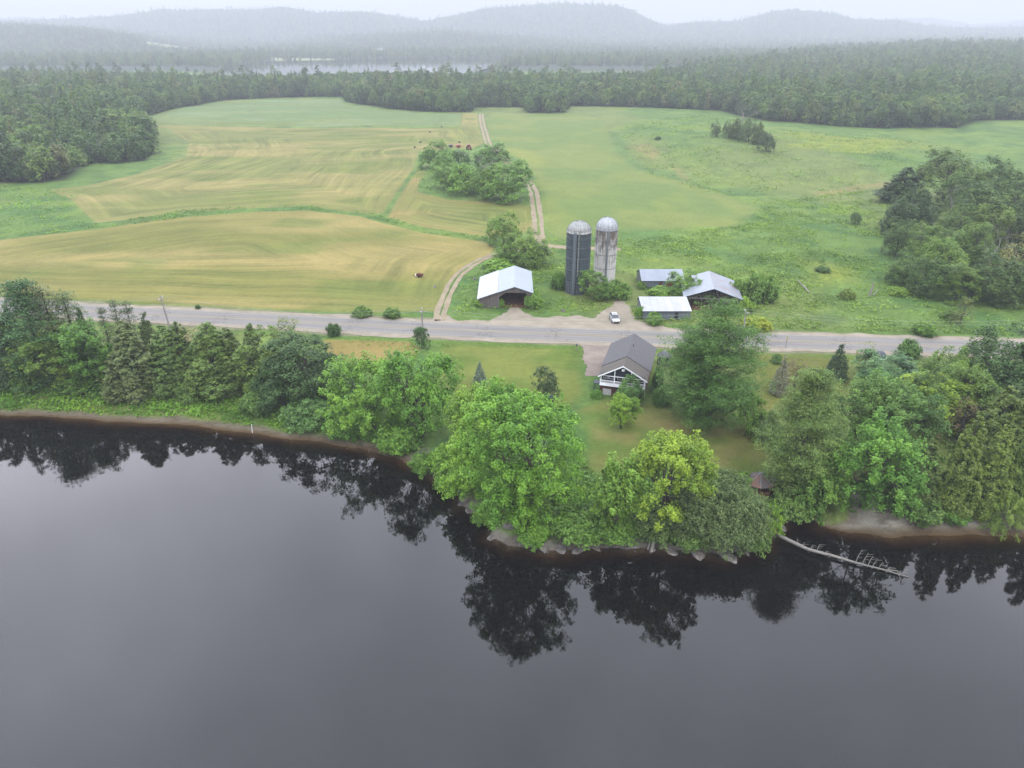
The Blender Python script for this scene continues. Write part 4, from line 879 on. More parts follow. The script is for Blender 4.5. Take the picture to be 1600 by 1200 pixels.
def instances(name, X, Y, Z, SC_, idx, rot, label, cat, srcs):
    me = bpy.data.meshes.new(name); me.from_pydata(np.stack([X, Y, Z], -1).tolist(), [], [])
    for an, ty, arr in (('sc', 'FLOAT', SC_), ('rz', 'FLOAT', rot)):
        a = me.attributes.new(an, ty, 'POINT'); a.data.foreach_set('value', np.ascontiguousarray(arr, np.float32))
    a = me.attributes.new('vi', 'INT', 'POINT'); a.data.foreach_set('value', np.ascontiguousarray(idx, np.int32))
    o = link(bpy.data.objects.new(name, me)); tag(o, label, cat, kind='stuff')
    ng = bpy.data.node_groups.new(name, 'GeometryNodeTree'); ng.interface.new_socket('Geometry', in_out='INPUT', socket_type='NodeSocketGeometry'); ng.interface.new_socket('Geometry', in_out='OUTPUT', socket_type='NodeSocketGeometry')
    gi = ng.nodes.new('NodeGroupInput'); go = ng.nodes.new('NodeGroupOutput'); jn = ng.nodes.new('GeometryNodeJoinGeometry')
    for s_ in reversed(srcs):
        oi = ng.nodes.new('GeometryNodeObjectInfo'); oi.inputs['Object'].default_value = s_; oi.inputs['As Instance'].default_value = True; ng.links.new(oi.outputs['Geometry'], jn.inputs[0])
    ip = ng.nodes.new('GeometryNodeInstanceOnPoints'); ng.links.new(gi.outputs[0], ip.inputs['Points']); ng.links.new(jn.outputs[0], ip.inputs['Instance']); ip.inputs['Pick Instance'].default_value = True
    def na(nm, ty):
        q = ng.nodes.new('GeometryNodeInputNamedAttribute'); q.data_type = ty; q.inputs[0].default_value = nm; return q.outputs[0]
    ng.links.new(na('vi', 'INT'), ip.inputs['Instance Index'])
    cx = ng.nodes.new('ShaderNodeCombineXYZ'); ng.links.new(na('rz', 'FLOAT'), cx.inputs[2]); ng.links.new(cx.outputs[0], ip.inputs['Rotation'])
    cs = ng.nodes.new('ShaderNodeCombineXYZ'); q = na('sc', 'FLOAT')
    for i in range(3): ng.links.new(q, cs.inputs[i])
    ng.links.new(cs.outputs[0], ip.inputs['Scale']); ng.links.new(ip.outputs[0], go.inputs[0])
    md = o.modifiers.new('scatter', 'NODES'); md.node_group = ng; return o
SR = [proto[i] for i in range(len(LOW))]
instances('forest', X[rest], Y[rest], Z[rest], sc[rest], idx[rest], rng.random(rest.sum())*6.28, 'hazy mixed forest covering the land behind the fields', 'forest', SR)
# forest on the far shore and the hills
X1, Y1 = jgrid(-2400, 2400, 1500, 3300, 15); X2, Y2 = jgrid(-4600, 4600, 3300, 5100, 26)
X = np.concatenate([X1, X2]); Y = np.concatenate([Y1, Y2]); scl = np.concatenate([np.full(len(X1), 1.15), np.full(len(X2), 1.9)])
k = (np.abs(X) < Y*.82) & (sdf_box(LAKE, X, Y, 20) < -6) & ((sdf(WOOD, X, Y) < 5))
for p in FGREEN: k &= sdf_box(p, X, Y, 30) < 0
X, Y, scl = X[k], Y[k], scl[k]
instances('far_forest', X, Y, height(X, Y), scl*rng.uniform(.7, 1.2, len(X)), rng.integers(0, 9, len(X)), rng.random(len(X))*6.28, 'far pale forest over the lake shore and hills', 'forest', SR)
print('forest', rest.sum(), 'far', len(X))

# ------------------------------------------------------------------ herbage
def tufts(name, poly, dens, hgt, col, label, seed, ex=(), blades=6, asp=.5, bs=.62, cov=.1):
    rg = np.random.default_rng(seed); P = np.asarray(poly); x0, y0 = P.min(0); x1, y1 = P.max(0)
    n = int((x1-x0)*(y1-y0)*dens); X = rg.uniform(x0, x1, n); Y = rg.uniform(y0, y1, n)
    k = (sdf(P, X, Y) > 0)
    for e_, mrg in ex: k &= sdf_box(e_, X, Y, 12) < -mrg
    k &= sdf(ROADC[::4], X, Y, False) > 7.2
    for t_ in TRW.values(): k &= sdf(t_[::6], X, Y, False) > 2.4
    k &= rg.random(n) < sst((fbm(X/9, Y/9, seed)-.36)*5)*(1-cov)+cov
    X, Y = X[k], Y[k]; Z = height(X, Y); k = Z > .22; X, Y, Z = X[k], Y[k], Z[k]; n = len(X)
    hs_ = hgt*(.45+1.0*rg.random(n)**2)*(.5+fbm(X/12, Y/12, seed+9)); tn = np.clip(.5+(fbm(X/7, Y/7, seed+4)-.5)*1.1+rg.normal(size=n)*.08, 0, 1)
    q = np.repeat(np.arange(n), blades); c = np.stack([X, Y, Z], -1)[q]; c += np.stack([rg.normal(size=len(q))*hs_[q]*.55, rg.normal(size=len(q))*hs_[q]*.55, hs_[q]*(.15+.5*rg.random(len(q)))], -1)
    V, Fq, t = leafgeo(c, nrm(np.array([0, 0, .9])+rg.normal(size=c.shape)*.6), 1.0, asp, rg, tn[q])
    V = (V.reshape(-1, 4, 3)-c[:, None])*(hs_[q]*bs)[:, None, None]+c[:, None]
    o = link(bpy.data.objects.new(name, mesh_from(name, [((V.reshape(-1, 3), Fq, t), 0)], [M['leaf']]))); o.color = col+(1,)
    return tag(o, label, 'vegetation', kind='stuff')
RGH = atp([(846, 374), (900, 376), (1000, 362), (1160, 354), (1190, 320), (1290, 305), (1420, 290), (1400, 440), (1480, 478), (1620, 478), (1620, 532), (1500, 530), (1200, 520), (1180, 505), (1000, 502), (980, 480), (930, 492), (850, 492), (810, 480), (745, 486), (715, 496), (715, 450), (770, 405)])
YARD = atp(YARD_PX)
FOOT = [(YARD, -.3), (atp([(905, 530), (963, 532), (950, 575), (948, 588), (914, 588)]), 0), (onz([745, 832, 832, 745], [476, 480, 430, 430], 4), 0)]
tufts('rough_grass', RGH, 2.0, .7, A(122, 166, 66), 'lush weeds and rough grass around the sheds and silos', 11, FOOT)
tufts('meadow_weeds', atp([(950, 205), (1100, 178), (1210, 205), (1440, 215), (1420, 285), (1200, 325), (1100, 300), (1010, 272)]), .35, .9, A(126, 168, 78), 'patchy weeds in the far right meadow', 12, blades=5)
tufts('bank_grass', BANKG, 4.5, .8, A(108, 168, 50), 'tall bright grass along the left river bank', 13, blades=6, asp=.35, bs=.8, cov=.8)
tufts('ditch_grass', np.vstack([atp([(-300, 392), (0, 367), (150, 350), (290, 328), (400, 321), (480, 320), (580, 332), (660, 356), (770, 371)]), atp([(770, 379), (660, 364), (580, 341), (480, 329), (400, 331), (290, 339), (150, 358), (0, 375), (-300, 402)])]), 1.3, .7, A(112, 164, 68), 'strip of tall grass in the ditch between the hay fields', 14)
tufts('meadow_grass', atp([(-300, 310), (0, 292), (130, 300), (110, 330), (140, 350), (0, 366), (-300, 390)]), .35, .8, A(122, 178, 66), 'bright rough meadow left of the hay fields', 15)
tufts('grove_grass', atp([(660, 268), (648, 290), (700, 310), (830, 320), (832, 290), (800, 250), (700, 240)]), .5, .8, A(104, 158, 80), 'tall green grass around the field grove', 16)
tufts('verge_grass', np.vstack([R1[40:-40:6][::1]+[0, 11.5], (R1[40:-40:6]-[0, 11.5])[::-1]]), 1.0, .45, A(112, 156, 58), 'unmown green verge along both sides of the road', 17, [(LAWN, -3), (LAWN2, -3), (HAYL, -1)]+FOOT[:2])
tufts('point_undergrowth', atp([(700, 750), (740, 700), (900, 690), (930, 745), (1000, 740), (1100, 752), (1160, 758), (1210, 740), (1240, 700), (1600, 700), (1700, 790), (1500, 800), (1400, 790), (1290, 815), (1210, 828), (1150, 862), (950, 852), (850, 850), (770, 812)]), 1.6, .9, A(100, 150, 62), 'leafy undergrowth under the trees of the rocky point', 18)
tufts('yard_undergrowth', atp([(1140, 560), (1180, 600), (1215, 690), (1240, 720), (1400, 700), (1600, 700), (1600, 600), (1500, 560), (1350, 565), (1335, 600), (1270, 640), (1190, 650), (1160, 620)]), .9, .7, A(96, 140, 62), 'undergrowth beneath the trees right of the lawn', 19)
# ------------------------------------------------------------------ building materials
def boards(name, c1, c2, pitch=.25, ax=0, rough=.9, sharp=.3):
    m = NT(name); ob = m.obj(); sx = m.n('ShaderNodeSeparateXYZ'); m.l(ob, sx.inputs[0])
    cell = m.math('FLOOR', m.math('DIVIDE', sx.outputs[ax], pitch)); wn = m.n('ShaderNodeTexWhiteNoise', noise_dimensions='1D'); m.l(cell, wn.inputs['W'])
    st = m.noise(1.2, 5, m.scale(ob, (4, 4, .5)))
    f = m.math('ADD', m.math('MULTIPLY', wn.outputs['Value'], .5), m.math('MULTIPLY', m.rng(st, .3, .7, 0, 1), .5))
    fr = m.math('FRACT', m.math('DIVIDE', sx.outputs[ax], pitch)); gap = m.math('LESS_THAN', fr, .08)
    c = m.mix(f, c1, c2); c = m.mix(m.math('MULTIPLY', gap, sharp), c, (.01, .01, .01)); m.pbr(c, rough, .2, 0, fr, .2, .02); return m.m
def metalroof(name, c1, c2, rust=None, pitch=.9, ax=0, rough=.42):
    m = NT(name); ob = m.obj(); sx = m.n('ShaderNodeSeparateXYZ'); m.l(ob, sx.inputs[0])
    fr = m.math('FRACT', m.math('DIVIDE', sx.outputs[ax], pitch)); rib = m.math('LESS_THAN', fr, .09)
    cell = m.math('FLOOR', m.math('DIVIDE', sx.outputs[ax], pitch)); wn = m.n('ShaderNodeTexWhiteNoise', noise_dimensions='1D'); m.l(cell, wn.inputs['W'])
    nz = m.noise(.6, 4, ob); c = m.mix(m.math('MULTIPLY', m.math('ADD', m.rng(nz, .3, .7, 0, 1), wn.outputs['Value']), .5), c1, c2)
    if rust:
        rn = m.noise(.5, 5, m.scale(ob, (1, 1, 3))); c = m.mix(m.rng(m.math('ADD', rn, m.math('MULTIPLY', wn.outputs['Value'], .25)), .62, .8, 0, .8), c, rust)
    c = m.mix(m.math('MULTIPLY', rib, .35), c, tuple(v*.5 for v in c1)); m.pbr(c, rough, .4, .1, fr, .2, .02); return m.m
M['barnwood'] = boards('weathered_boards', A(122, 112, 108), A(164, 154, 148), .3, 0)
M['barnwood_y'] = boards('weathered_side_boards', A(122, 112, 108), A(164, 154, 148), .3, 1)
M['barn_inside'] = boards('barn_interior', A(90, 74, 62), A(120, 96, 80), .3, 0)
M['dirt'] = simple('barn_dirt', A(150, 108, 88), .95, .1, 0, .3, 1.2)
M['roof_white'] = metalroof('white_roof_metal', A(216, 220, 228), A(236, 238, 244), None, .9, 1)
M['roof_blue'] = metalroof('pale_blue_roof_metal', A(186, 200, 214), A(206, 218, 228), None, .9, 1)
M['roof_grey'] = metalroof('grey_roof_metal', A(172, 182, 198), A(196, 206, 220), None, .5, 0)
M['roof_rust'] = metalroof('rust_stained_roof_metal', A(160, 172, 190), A(190, 200, 214), A(168, 136, 130), 1.1, 1)
M['roof_white2'] = metalroof('chalky_white_roof', A(206, 208, 216), A(240, 240, 246), None, 1.6, 0)
M['wall_grey'] = metalroof('grey_wall_metal', A(130, 142, 152), A(158, 168, 176), None, .7, 0, .6)
M['rust'] = simple('rust', A(140, 84, 64), .9, .2, 0, .4, 2)
M['truss'] = simple('truss_timber', A(150, 142, 138), .9, .2)
M['dark'] = simple('dark_opening', A(30, 28, 28), .9, .1)
M['shingle'] = simple('dark_shingles', A(136, 134, 136), .92, .15, 0, .22, 5); M['shingle2'] = simple('brown_grey_shingles', A(138, 130, 122), .92, .15, 0, .22, 5)
M['siding'] = boards('navy_siding', A(52, 62, 76), A(64, 74, 90), .3, 0)
M['white'] = simple('white_trim', (.44, .445, .455), .6, .3, 0, .06); M['offwhite'] = simple('white_masonry', (.30, .29, .275), .8, .2, 0, .2)
M['brick'] = simple('red_brick', A(140, 88, 78), .9, .15, 0, .3, 6)
m = NT('window_glass'); m.pbr((.012, .014, .017), .08, .6); M['glass'] = m.m
M['cedar_wood'] = simple('cedar_wood', A(158, 116, 84), .8, .2, 0, .3, 4)
m = NT('gazebo_shingles'); nz = m.noise(1.1, 4, m.obj()); m.pbr(m.mix(m.rng(nz, .42, .58, 0, 1), A(124, 116, 114), A(164, 128, 112)), .9, .15, 0, nz, .3, .03); M['gz_roof'] = m.m
M['steel'] = simple('galvanised_steel', A(178, 186, 190), .5, .4, .3); M['hoop'] = simple('silo_hoop', A(126, 140, 148), .6, .4)
m = NT('silo_staves'); ob = m.obj(); nz = m.noise(.8, 4, ob); nf = m.noise(5, 3, ob)
m.pbr(m.mix(m.rng(nz, .3, .7, 0, 1), A(62, 78, 86), A(84, 100, 106)), .6, .3, 0, nf, .2, .02); M['stave'] = m.m
m = NT('stained_concrete'); ob = m.obj(); sx = m.n('ShaderNodeSeparateXYZ'); m.l(ob, sx.inputs[0])
n1 = m.noise(1.5, 5, m.scale(ob, (2.2, 2.2, .22))); n2 = m.noise(.55, 4, ob); hgt = m.rng(sx.outputs[2], 0, 14, -.17, .09)
k = m.rng(m.math('ADD', m.math('ADD', m.math('MULTIPLY', n1, .6), m.math('MULTIPLY', n2, .4)), hgt), .44, .58, 0, 1)
m.pbr(m.mix(k, (.27, .262, .245), A(150, 136, 126)), .9, .2, 0, n1, .2, .02); M['concrete'] = m.m
m = NT('dome_metal'); ob = m.obj(); n1 = m.noise(2.5, 5, m.scale(ob, (1, 1, .5))); m.pbr(m.mix(m.rng(n1, .4, .7, 0, 1), A(212, 214, 210), A(158, 158, 146)), .5, .4, .1, n1, .1, .02); M['dome'] = m.m
M['dome_white'] = simple('white_dome_metal', A(222, 226, 230), .5, .4, 0, .25, 2.5)
m = NT('rock'); n1 = m.noise(1.3, 6, m.obj()); n2 = m.noise(7, 5, m.obj()); m.pbr(m.mix(m.rng(n1, .35, .65, 0, 1), A(130, 122, 112), A(184, 178, 170)), .9, .2, 0, m.math('ADD', n1, n2), .9, .1); M['rock'] = m.m
M['car_white'] = simple('white_car_paint', A(236, 238, 242), .25, .5, 0, .03); M['tyre'] = simple('tyre_rubber', A(40, 40, 42), .9, .1); M['red'] = simple('red_farm_paint', A(196, 66, 62), .5, .4)
M['pole_wood'] = simple('pole_wood', A(214, 208, 200), .9, .1); M['wire'] = simple('wire', A(190, 200, 180), .6, .3); M['yellow'] = simple('sign_yellow', A(236, 220, 60), .5, .3, 0, .05)
M['plum'] = simple('dark_blue_grey_metal', A(84, 92, 106), .6, .3)

def zg(x, y): return hz(x, y)
# ------------------------------------------------------------------ left barn
bx, by = .6, 158.5; g = zg(-2, 160)-.05
barn = tag(empty('barn', (bx, by, g)), 'open-fronted grey board barn with half white, half pale blue metal roof', 'barn')
zr, ze, zj, zl = 9.3-g, 7.85-g, 8.0-g, 6.45-g; L = 16.5
b = MB(); f = .12
hd = 7.75-g; cl = 6.7-g
b.slab([(-8.2, 0, -.6), (-3.6, 0, -.6), (-3.6, 0, zj-.05), (-8.2, 0, zl+.12)], f)
b.slab([(-3.6, 0, cl), (-2.1, 0, hd), (-2.1, 0, zj+.42), (-3.6, 0, zj-.05)], f); b.slab([(-2.1, 0, hd), (0, 0, hd), (0, 0, zr-.12), (-2.1, 0, zj+.42)], f)
b.slab([(0, 0, hd), (2.4, 0, hd), (2.4, 0, zr-1.0), (0, 0, zr-.12)], f); b.slab([(2.4, 0, hd), (3.7, 0, cl), (3.9, 0, ze+.05), (2.4, 0, zr-1.0)], f)
b.slab([(3.7, 0, -.6), (3.95, 0, -.6), (3.95, 0, ze+.05), (3.7, 0, cl)], f); b.build('front_wall', M['barnwood'], barn)
b = MB(); b.box(-8.2, -8.05, .15, L-.3, -.6, zl+.05); b.box(3.8, 3.95, .15, L-.3, -.6, ze+.05); b.build('side_wall', M['barnwood_y'], barn)
b = MB(); b.slab([(-8, L-.2, -.6), (3.8, L-.2, -.6), (3.8, L-.2, ze), (0, L-.2, zr-.15)], -.1); b.slab([(-8, L-.2, -.6), (0, L-.2, zr-.15), (-3.6, L-.2, zj-.1), (-8, L-.2, zl)], -.1); b.build('back_wall', M['barn_inside'], barn)
MB().box(-3.7, -3.55, .3, L-.4, -.5, cl+.8).build('partition', M['barn_inside'], barn)
b = MB(); b.box(-3.5, 3.75, .2, L-.4, -.3, .12); b.build('dirt_floor', M['dirt'], barn)
MB().slab([(0, -.35, zr), (4.35, -.35, ze-.05), (4.35, L, ze-.05), (0, L, zr)], .1).slab([(-4.05, -.35, zj-.1), (0, -.35, zr), (0, L, zr), (-4.05, L, zj-.1)], .1).build('roof', M['roof_blue'], barn)
MB().slab([(-8.75, -.5, zl-.1), (-3.9, -.4, zj+.03), (-3.9, L+.3, zj+.03), (-8.75, L-.2, zl-.1)], .1).build('lean_to_roof', M['roof_white'], barn)
b = MB()
for i in range(4): b.tube([(2.9-i*2, 4+i*3, 0), (2.9-i*2, 4+i*3, ze)], .12, 6)
b.build('post', M['truss'], barn)
# ------------------------------------------------------------------ silos
def silo(px_, Y, r, zt, dh, mat, domemat, label, hoops, right):
    x = (px_-800)*mpp(Y, 8); g = zg(x, Y)-.3; h = zt-g
    t = tag(empty('silo', (x, Y, g)), label, 'silo', 'pair of tall farm silos')
    n = 40; MB().ring(0, 0, [(r, 0), (r, h*.33), (r, h*.66), (r, h)], n).build('silo_wall', M[mat], t, False)
    b = MB(); prof = [(r*1.03, h-.12), (r*1.03, h+.1)]+[(max(.05, r*math.cos(a)), h+.1+dh*math.sin(a)) for a in [math.pi/2*i/9 for i in range(0, 10)]]
    b.ring(0, 0, prof, 32).build('dome', M[domemat], t, not right)
    b = MB()
    for i in range(16):
        a = 2*math.pi*i/16; b.tube([(math.cos(a)*r*math.cos(q)*1.01, math.sin(a)*r*math.cos(q)*1.01, h+.1+dh*math.sin(q)*1.01) for q in [math.pi/2*k/6 for k in range(7)]], .035, 4)
    b.build('dome_rib', M['steel'], t)
    for z in hoops:
        hb = MB()
        for k in range(2): hb.ring(0, 0, [(r+.01, z*h-.05+k*.0), (r+.07, z*h), (r+.01, z*h+.05)], n, cap=False)
        hb.build('hoop', M['steel'], t)
    hb = MB()
    for i in range(int(h/.75)): hb.ring(0, 0, [(r+.005, i*.75+.35), (r+.035, i*.75+.38), (r+.005, i*.75+.41)], n, cap=False)
    for i in range(n if not right else 0):
        a = 2*math.pi*i/n; hb.tube([(math.cos(a)*(r+.01), math.sin(a)*(r+.01), .2), (math.cos(a)*(r+.01), math.sin(a)*(r+.01), h-.2)], .028, 3)
    hb.build('band', M['hoop'] if not right else M['concrete'], t)
    return t, x, g, h
t, x, g, h = silo(902, 170.6, 2.95, 19.0, 2.5, 'stave', 'dome', 'dark blue-grey stave silo with weathered metal dome, left of the pair', [.22, .42, .6, .78, .93], False)
b = MB(); b.tube([(.5, -.6, h+2.75), (-.2, -3.0, h+.9), (-.25, -3.15, h-.4), (-.3, -3.15, h*.33)], .12, 6); b.build('fill_pipe', M['dome'], t)
b = MB(); b.tube([(-1.15, -2.95, .2), (-1.15, -2.95, h+.3)], .42, 8); b.build('ladder_chute', M['hoop'], t)
b = MB()
for i in range(14):
    a = -math.pi*(.12+.76*i/13); b.box(math.cos(a)*3.0-.05, math.cos(a)*3.0+.05, math.sin(a)*3.0-.05, math.sin(a)*3.0+.05, .1, 3.2)
b.build('base_stave', M['steel'], t)
t2, x2, g2, h2 = silo(945, 179.0, 2.78, 17.7, 2.75, 'concrete', 'dome_white', 'brown-stained concrete silo with white dome, right of the pair', [.3, .55, .8], True)
b = MB(); b.tube([(.0, -2.72, .2), (.0, -2.72, h2-.2)], .3, 8); b.build('ladder_chute', M['steel'], t2)
# ------------------------------------------------------------------ back shed and white roofed shed
def shed(name, x0, x1, y0, yr, y1, zw, zr, g, roofm, label, front_bits):
    cx = (x0+x1)/2; t = tag(empty(name, (cx, y0, g)), label, 'shed', 'metal sheds by the road'); w = (x1-x0)/2; d1 = yr-y0; d2 = y1-y0
    b = MB(); b.box(-w, w, 0, .12, -.6, zw); b.box(-w, w, d2-.12, d2, -.6, zw*.9); b.build('wall', M['wall_grey'], t)
    b = MB()
    for sx in (-w, w-.12): b.prism([(0.13, -.6), (d2-.13, -.6), (d2-.13, zw*.9), (d1, zr-.12), (.13, zw)], 'x', sx, sx+.12)
    b.build('gable_wall', M['wall_grey'], t)
    b = MB(); b.slab([(-w-.25, -.35, zw-.02), (w+.25, -.35, zw-.02), (w+.25, d1, zr), (-w-.25, d1, zr)], .08); b.slab([(-w-.25, d1, zr), (w+.25, d1, zr), (w+.25, d2+.3, zw*.85), (-w-.25, d2+.3, zw*.85)], .08); b.build('roof', M[roofm], t)
    for kind, a, c, z0, z1, mt in front_bits: MB().box(a, c, -.04, .0, z0, z1).build(kind, M[mt], t)
    return t
gd = zg(38, 173); shed('metal_shed', 32.6, 43, 172.3, 176.5, 180.5, 6.25-gd, 7.9-gd, gd, 'roof_grey', 'long metal shed with grey ribbed roof and rusty door, behind the white one', [('rust_panel', -.9, -.1, 0, 1.9, 'rust'), ('door', .9, 2.6, 0, 1.9, 'rust')])
ge = zg(34, 151); shed('metal_shed', 29.4, 39.9, 151.0, 157.0, 159.2, 6.15-ge, 7.35-ge, ge, 'roof_white2', 'low metal shed with bright white roof nearest the road', [('door', 1.8, 2.6, 0, 1.7, 'glass'), ('window', -3.2, -2.2, .8, 1.5, 'glass')])
# ------------------------------------------------------------------ open pole barn
gp = zg(46, 158); pb = tag(empty('pole_barn', (46.3, 157, gp), math.radians(-9)), 'open pole barn with exposed roof trusses and rust-streaked blue-grey roof', 'barn')
zr, ze, w, L = 9.3-gp, 7.15-gp, 6.1, 13.6
b = MB(); b.slab([(0, -.3, zr), (w+.6, -.3, ze-.15), (w+.6, L, ze-.15), (0, L, zr)], .1).build('roof_slope', M['roof_rust'], pb); MB().slab([(-w-.6, -.3, ze-.15), (0, -.3, zr), (0, L, zr), (-w-.6, L, ze-.15)], .1).build('roof_slope', M['roof_grey'], pb)
for yy in (.1, 4.4, 8.8, 13.2):
    b = MB(); b.box(-w, w, yy-.06, yy+.06, ze-.55, ze-.33)
    b.tube([(-w, yy, ze-.3), (0, yy, zr-.2)], .09, 4); b.tube([(w, yy, ze-.3), (0, yy, zr-.2)], .09, 4)
    for i in range(-4, 5):
        x0 = i*1.3; top = ze-.3+(zr-.2-ze+.3)*(1-abs(x0)/w); b.tube([(x0, yy, ze-.45), (x0+(.65 if i < 0 else -.65 if i > 0 else 0), yy, top)], .06, 4); b.tube([(x0, yy, ze-.45), (x0-(.65 if i < 0 else -.65 if i > 0 else 0), yy, min(top, zr-.3)-.1)], .06, 4)
    b.build('truss', M['truss'], pb)
for yy in (.1, 4.4, 8.8, 13.2):
    for xx in (-w+.15, w-.15):
        b = MB(); b.box(xx-.12, xx+.12, yy-.12, yy+.12, -.6, ze-.35); b.tube([(xx, yy, ze-1.5), (xx*.8, yy, ze-.4)], .06, 4); b.build('post', M['truss'], pb)
MB().box(-w, w, L-.3, L-.15, -.6, ze-.3).build('back_wall', M['barn_inside'], pb); MB().box(-w, -w+.1, .3, L-.35, -.6, ze-.4).build('side_wall', M['barnwood_y'], pb); MB().box(w-.1, w, 3, L-.35, -.6, ze-.4).build('side_wall', M['barnwood_y'], pb)
MB().box(-w+.2, w-.2, -.5, L-.4, -.3, .1).build('dirt_floor', M['dirt'], pb)
# ------------------------------------------------------------------ house
hx, hy = 19.4, 113.0; g = zg(19, 113)-.1
ho = tag(empty('house', (hx, hy, g), math.radians(-16)), 'dark gabled house with navy siding, white balcony and brick lower floor', 'house')
R_ = 10.35-g; w = 3.9; dr = 2.2; e_ = R_-dr
b = MB(); b.box(-w, w, .1, .3, -1.5, 2.3); b.box(-w, -w+.2, .31, 13.6, -1.5, 2.3); b.box(w-.2, w, .31, 13.6, -1.5, 2.3); b.box(-w, w, 13.61, 13.8, -1.5, 2.3); b.build('brick_base', M['brick'], ho)
b = MB(); b.prism([(-w+.02, 2.31), (w-.02, 2.31), (w-.02, e_-.35), (0, R_-.4), (-w+.02, e_-.35)], 'y', .95, 13.5); b.build('siding_wall', M['siding'], ho)
gb = MB(); gb.prism([(-w, e_-.05), (-w+.1, e_-.3), (w-.1, e_-.3), (w, e_-.05), (0, R_-.6)], 'y', -.02, .1); gb.build('gable', M['siding'], ho)
MB().slab([(0, 3.6, R_), (w+.5, 3.6, R_-dr*(w+.5)/w), (w+.5, 14.6, R_-dr*(w+.5)/w), (0, 14.6, R_)], .16).slab([(-w-.5, 3.6, R_-dr*(w+.5)/w), (0, 3.6, R_), (0, 14.6, R_), (-w-.5, 14.6, R_-dr*(w+.5)/w)], .16).build('roof', M['shingle'], ho)
q = .15; MB().slab([(0, -.5, R_-q), (w+.4, -.5, R_-q-dr*(w+.4)/w), (w+.4, 3.65, R_-q-dr*(w+.4)/w), (0, 3.65, R_-q)], .12).slab([(-w-.4, -.5, R_-q-dr*(w+.4)/w), (0, -.5, R_-q), (0, 3.65, R_-q), (-w-.4, 3.65, R_-q-dr*(w+.4)/w)], .12).build('porch_roof', M['shingle2'], ho)
b = MB()
for s_ in (-1, 1): b.slab([(s_*(w+.42), -.56, R_-q-dr*(w+.42)/w-.2), (0, -.56, R_-q-.2), (0, -.56, R_-q+.02), (s_*(w+.42), -.56, R_-q-dr*(w+.42)/w+.02)], .06*s_)
b.build('barge_board', M['white'], ho)
b = MB(); b.box(-w, w, -.9, .09, 2.31, 2.45); b.build('balcony_floor', M['white'], ho)
b = MB(); b.box(-w, w, -.9, -.84, 3.3, 3.38); b.box(-w, -w+.06, -.83, .9, 3.3, 3.38); b.box(w-.06, w, -.83, .9, 3.3, 3.38)
for i in range(40): xx = -w+.05+i*(2*w-.1)/39; b.box(xx-.035, xx+.035, -.89, -.85, 2.46, 3.29)
b.build('railing', M['white'], ho)
for xx in (-w+.1, -1.45, 1.45, w-.1):
    top = R_-q-.25-dr*abs(xx)/w
    MB().box(xx-.08, xx+.08, -.14, -.03, 2.46, top).build('post', M['white'], ho)
MB().box(-w+.19, w-.19, -.12, -.04, e_-.42, e_-.3).build('beam', M['white'], ho)
for i, xx in enumerate((-3.1, -2.1, -.6, .6, 2.1, 3.1)):
    wd = MB(); wd.box(xx-.38, xx+.38, .86, .9, 3.0, e_-.5); wo_ = wd.build('window', M['glass'], ho)
    fr = MB(); 
    for a, c, z0, z1 in ((xx-.46, xx-.38, 2.92, e_-.42), (xx+.38, xx+.46, 2.92, e_-.42), (xx-.379, xx+.379, 2.92, 3.0), (xx-.379, xx+.379, e_-.5, e_-.42)): fr.box(a, c, .83, .94, z0, z1)
    fr.build('frame', M['white'], wo_)
b = MB(); b.box(-3.4, -1.9, .02, .09, .1, 1.3); b.box(1.2, 2.4, .02, .09, 0, 1.6); b.build('painted_masonry', M['offwhite'], ho)
MB().box(-1.0, .0, .03, .09, 0, 2.0).build('door', M['glass'], ho)
MB().ring(0, -.2, [(.05, R_-1.35), (.28, R_-1.2), (.3, R_-1.0), (.1, R_-.9)], 12).build('gable_lamp', M['white'], ho)
MB().tube([(w+.35, -.4, e_-.5), (w+.05, -.1, e_-.9), (w+.05, -.1, .2)], .05, 6).build('downpipe', M['white'], ho)
MB().tube([(.5, 9, R_-.6), (.5, 9, R_+.15)], .07, 6).build('vent_pipe', M['plum'], ho)
b = MB(); b.box(-w-1.3, -w-.02, .6, 2.0, 1.75, 1.86)
for xx, yy in ((-w-1.2, .7), (-w-1.2, 1.9)): b.box(xx-.05, xx+.05, yy-.05, yy+.05, -1, 1.74)
b.build('side_stoop', M['plum'], ho)
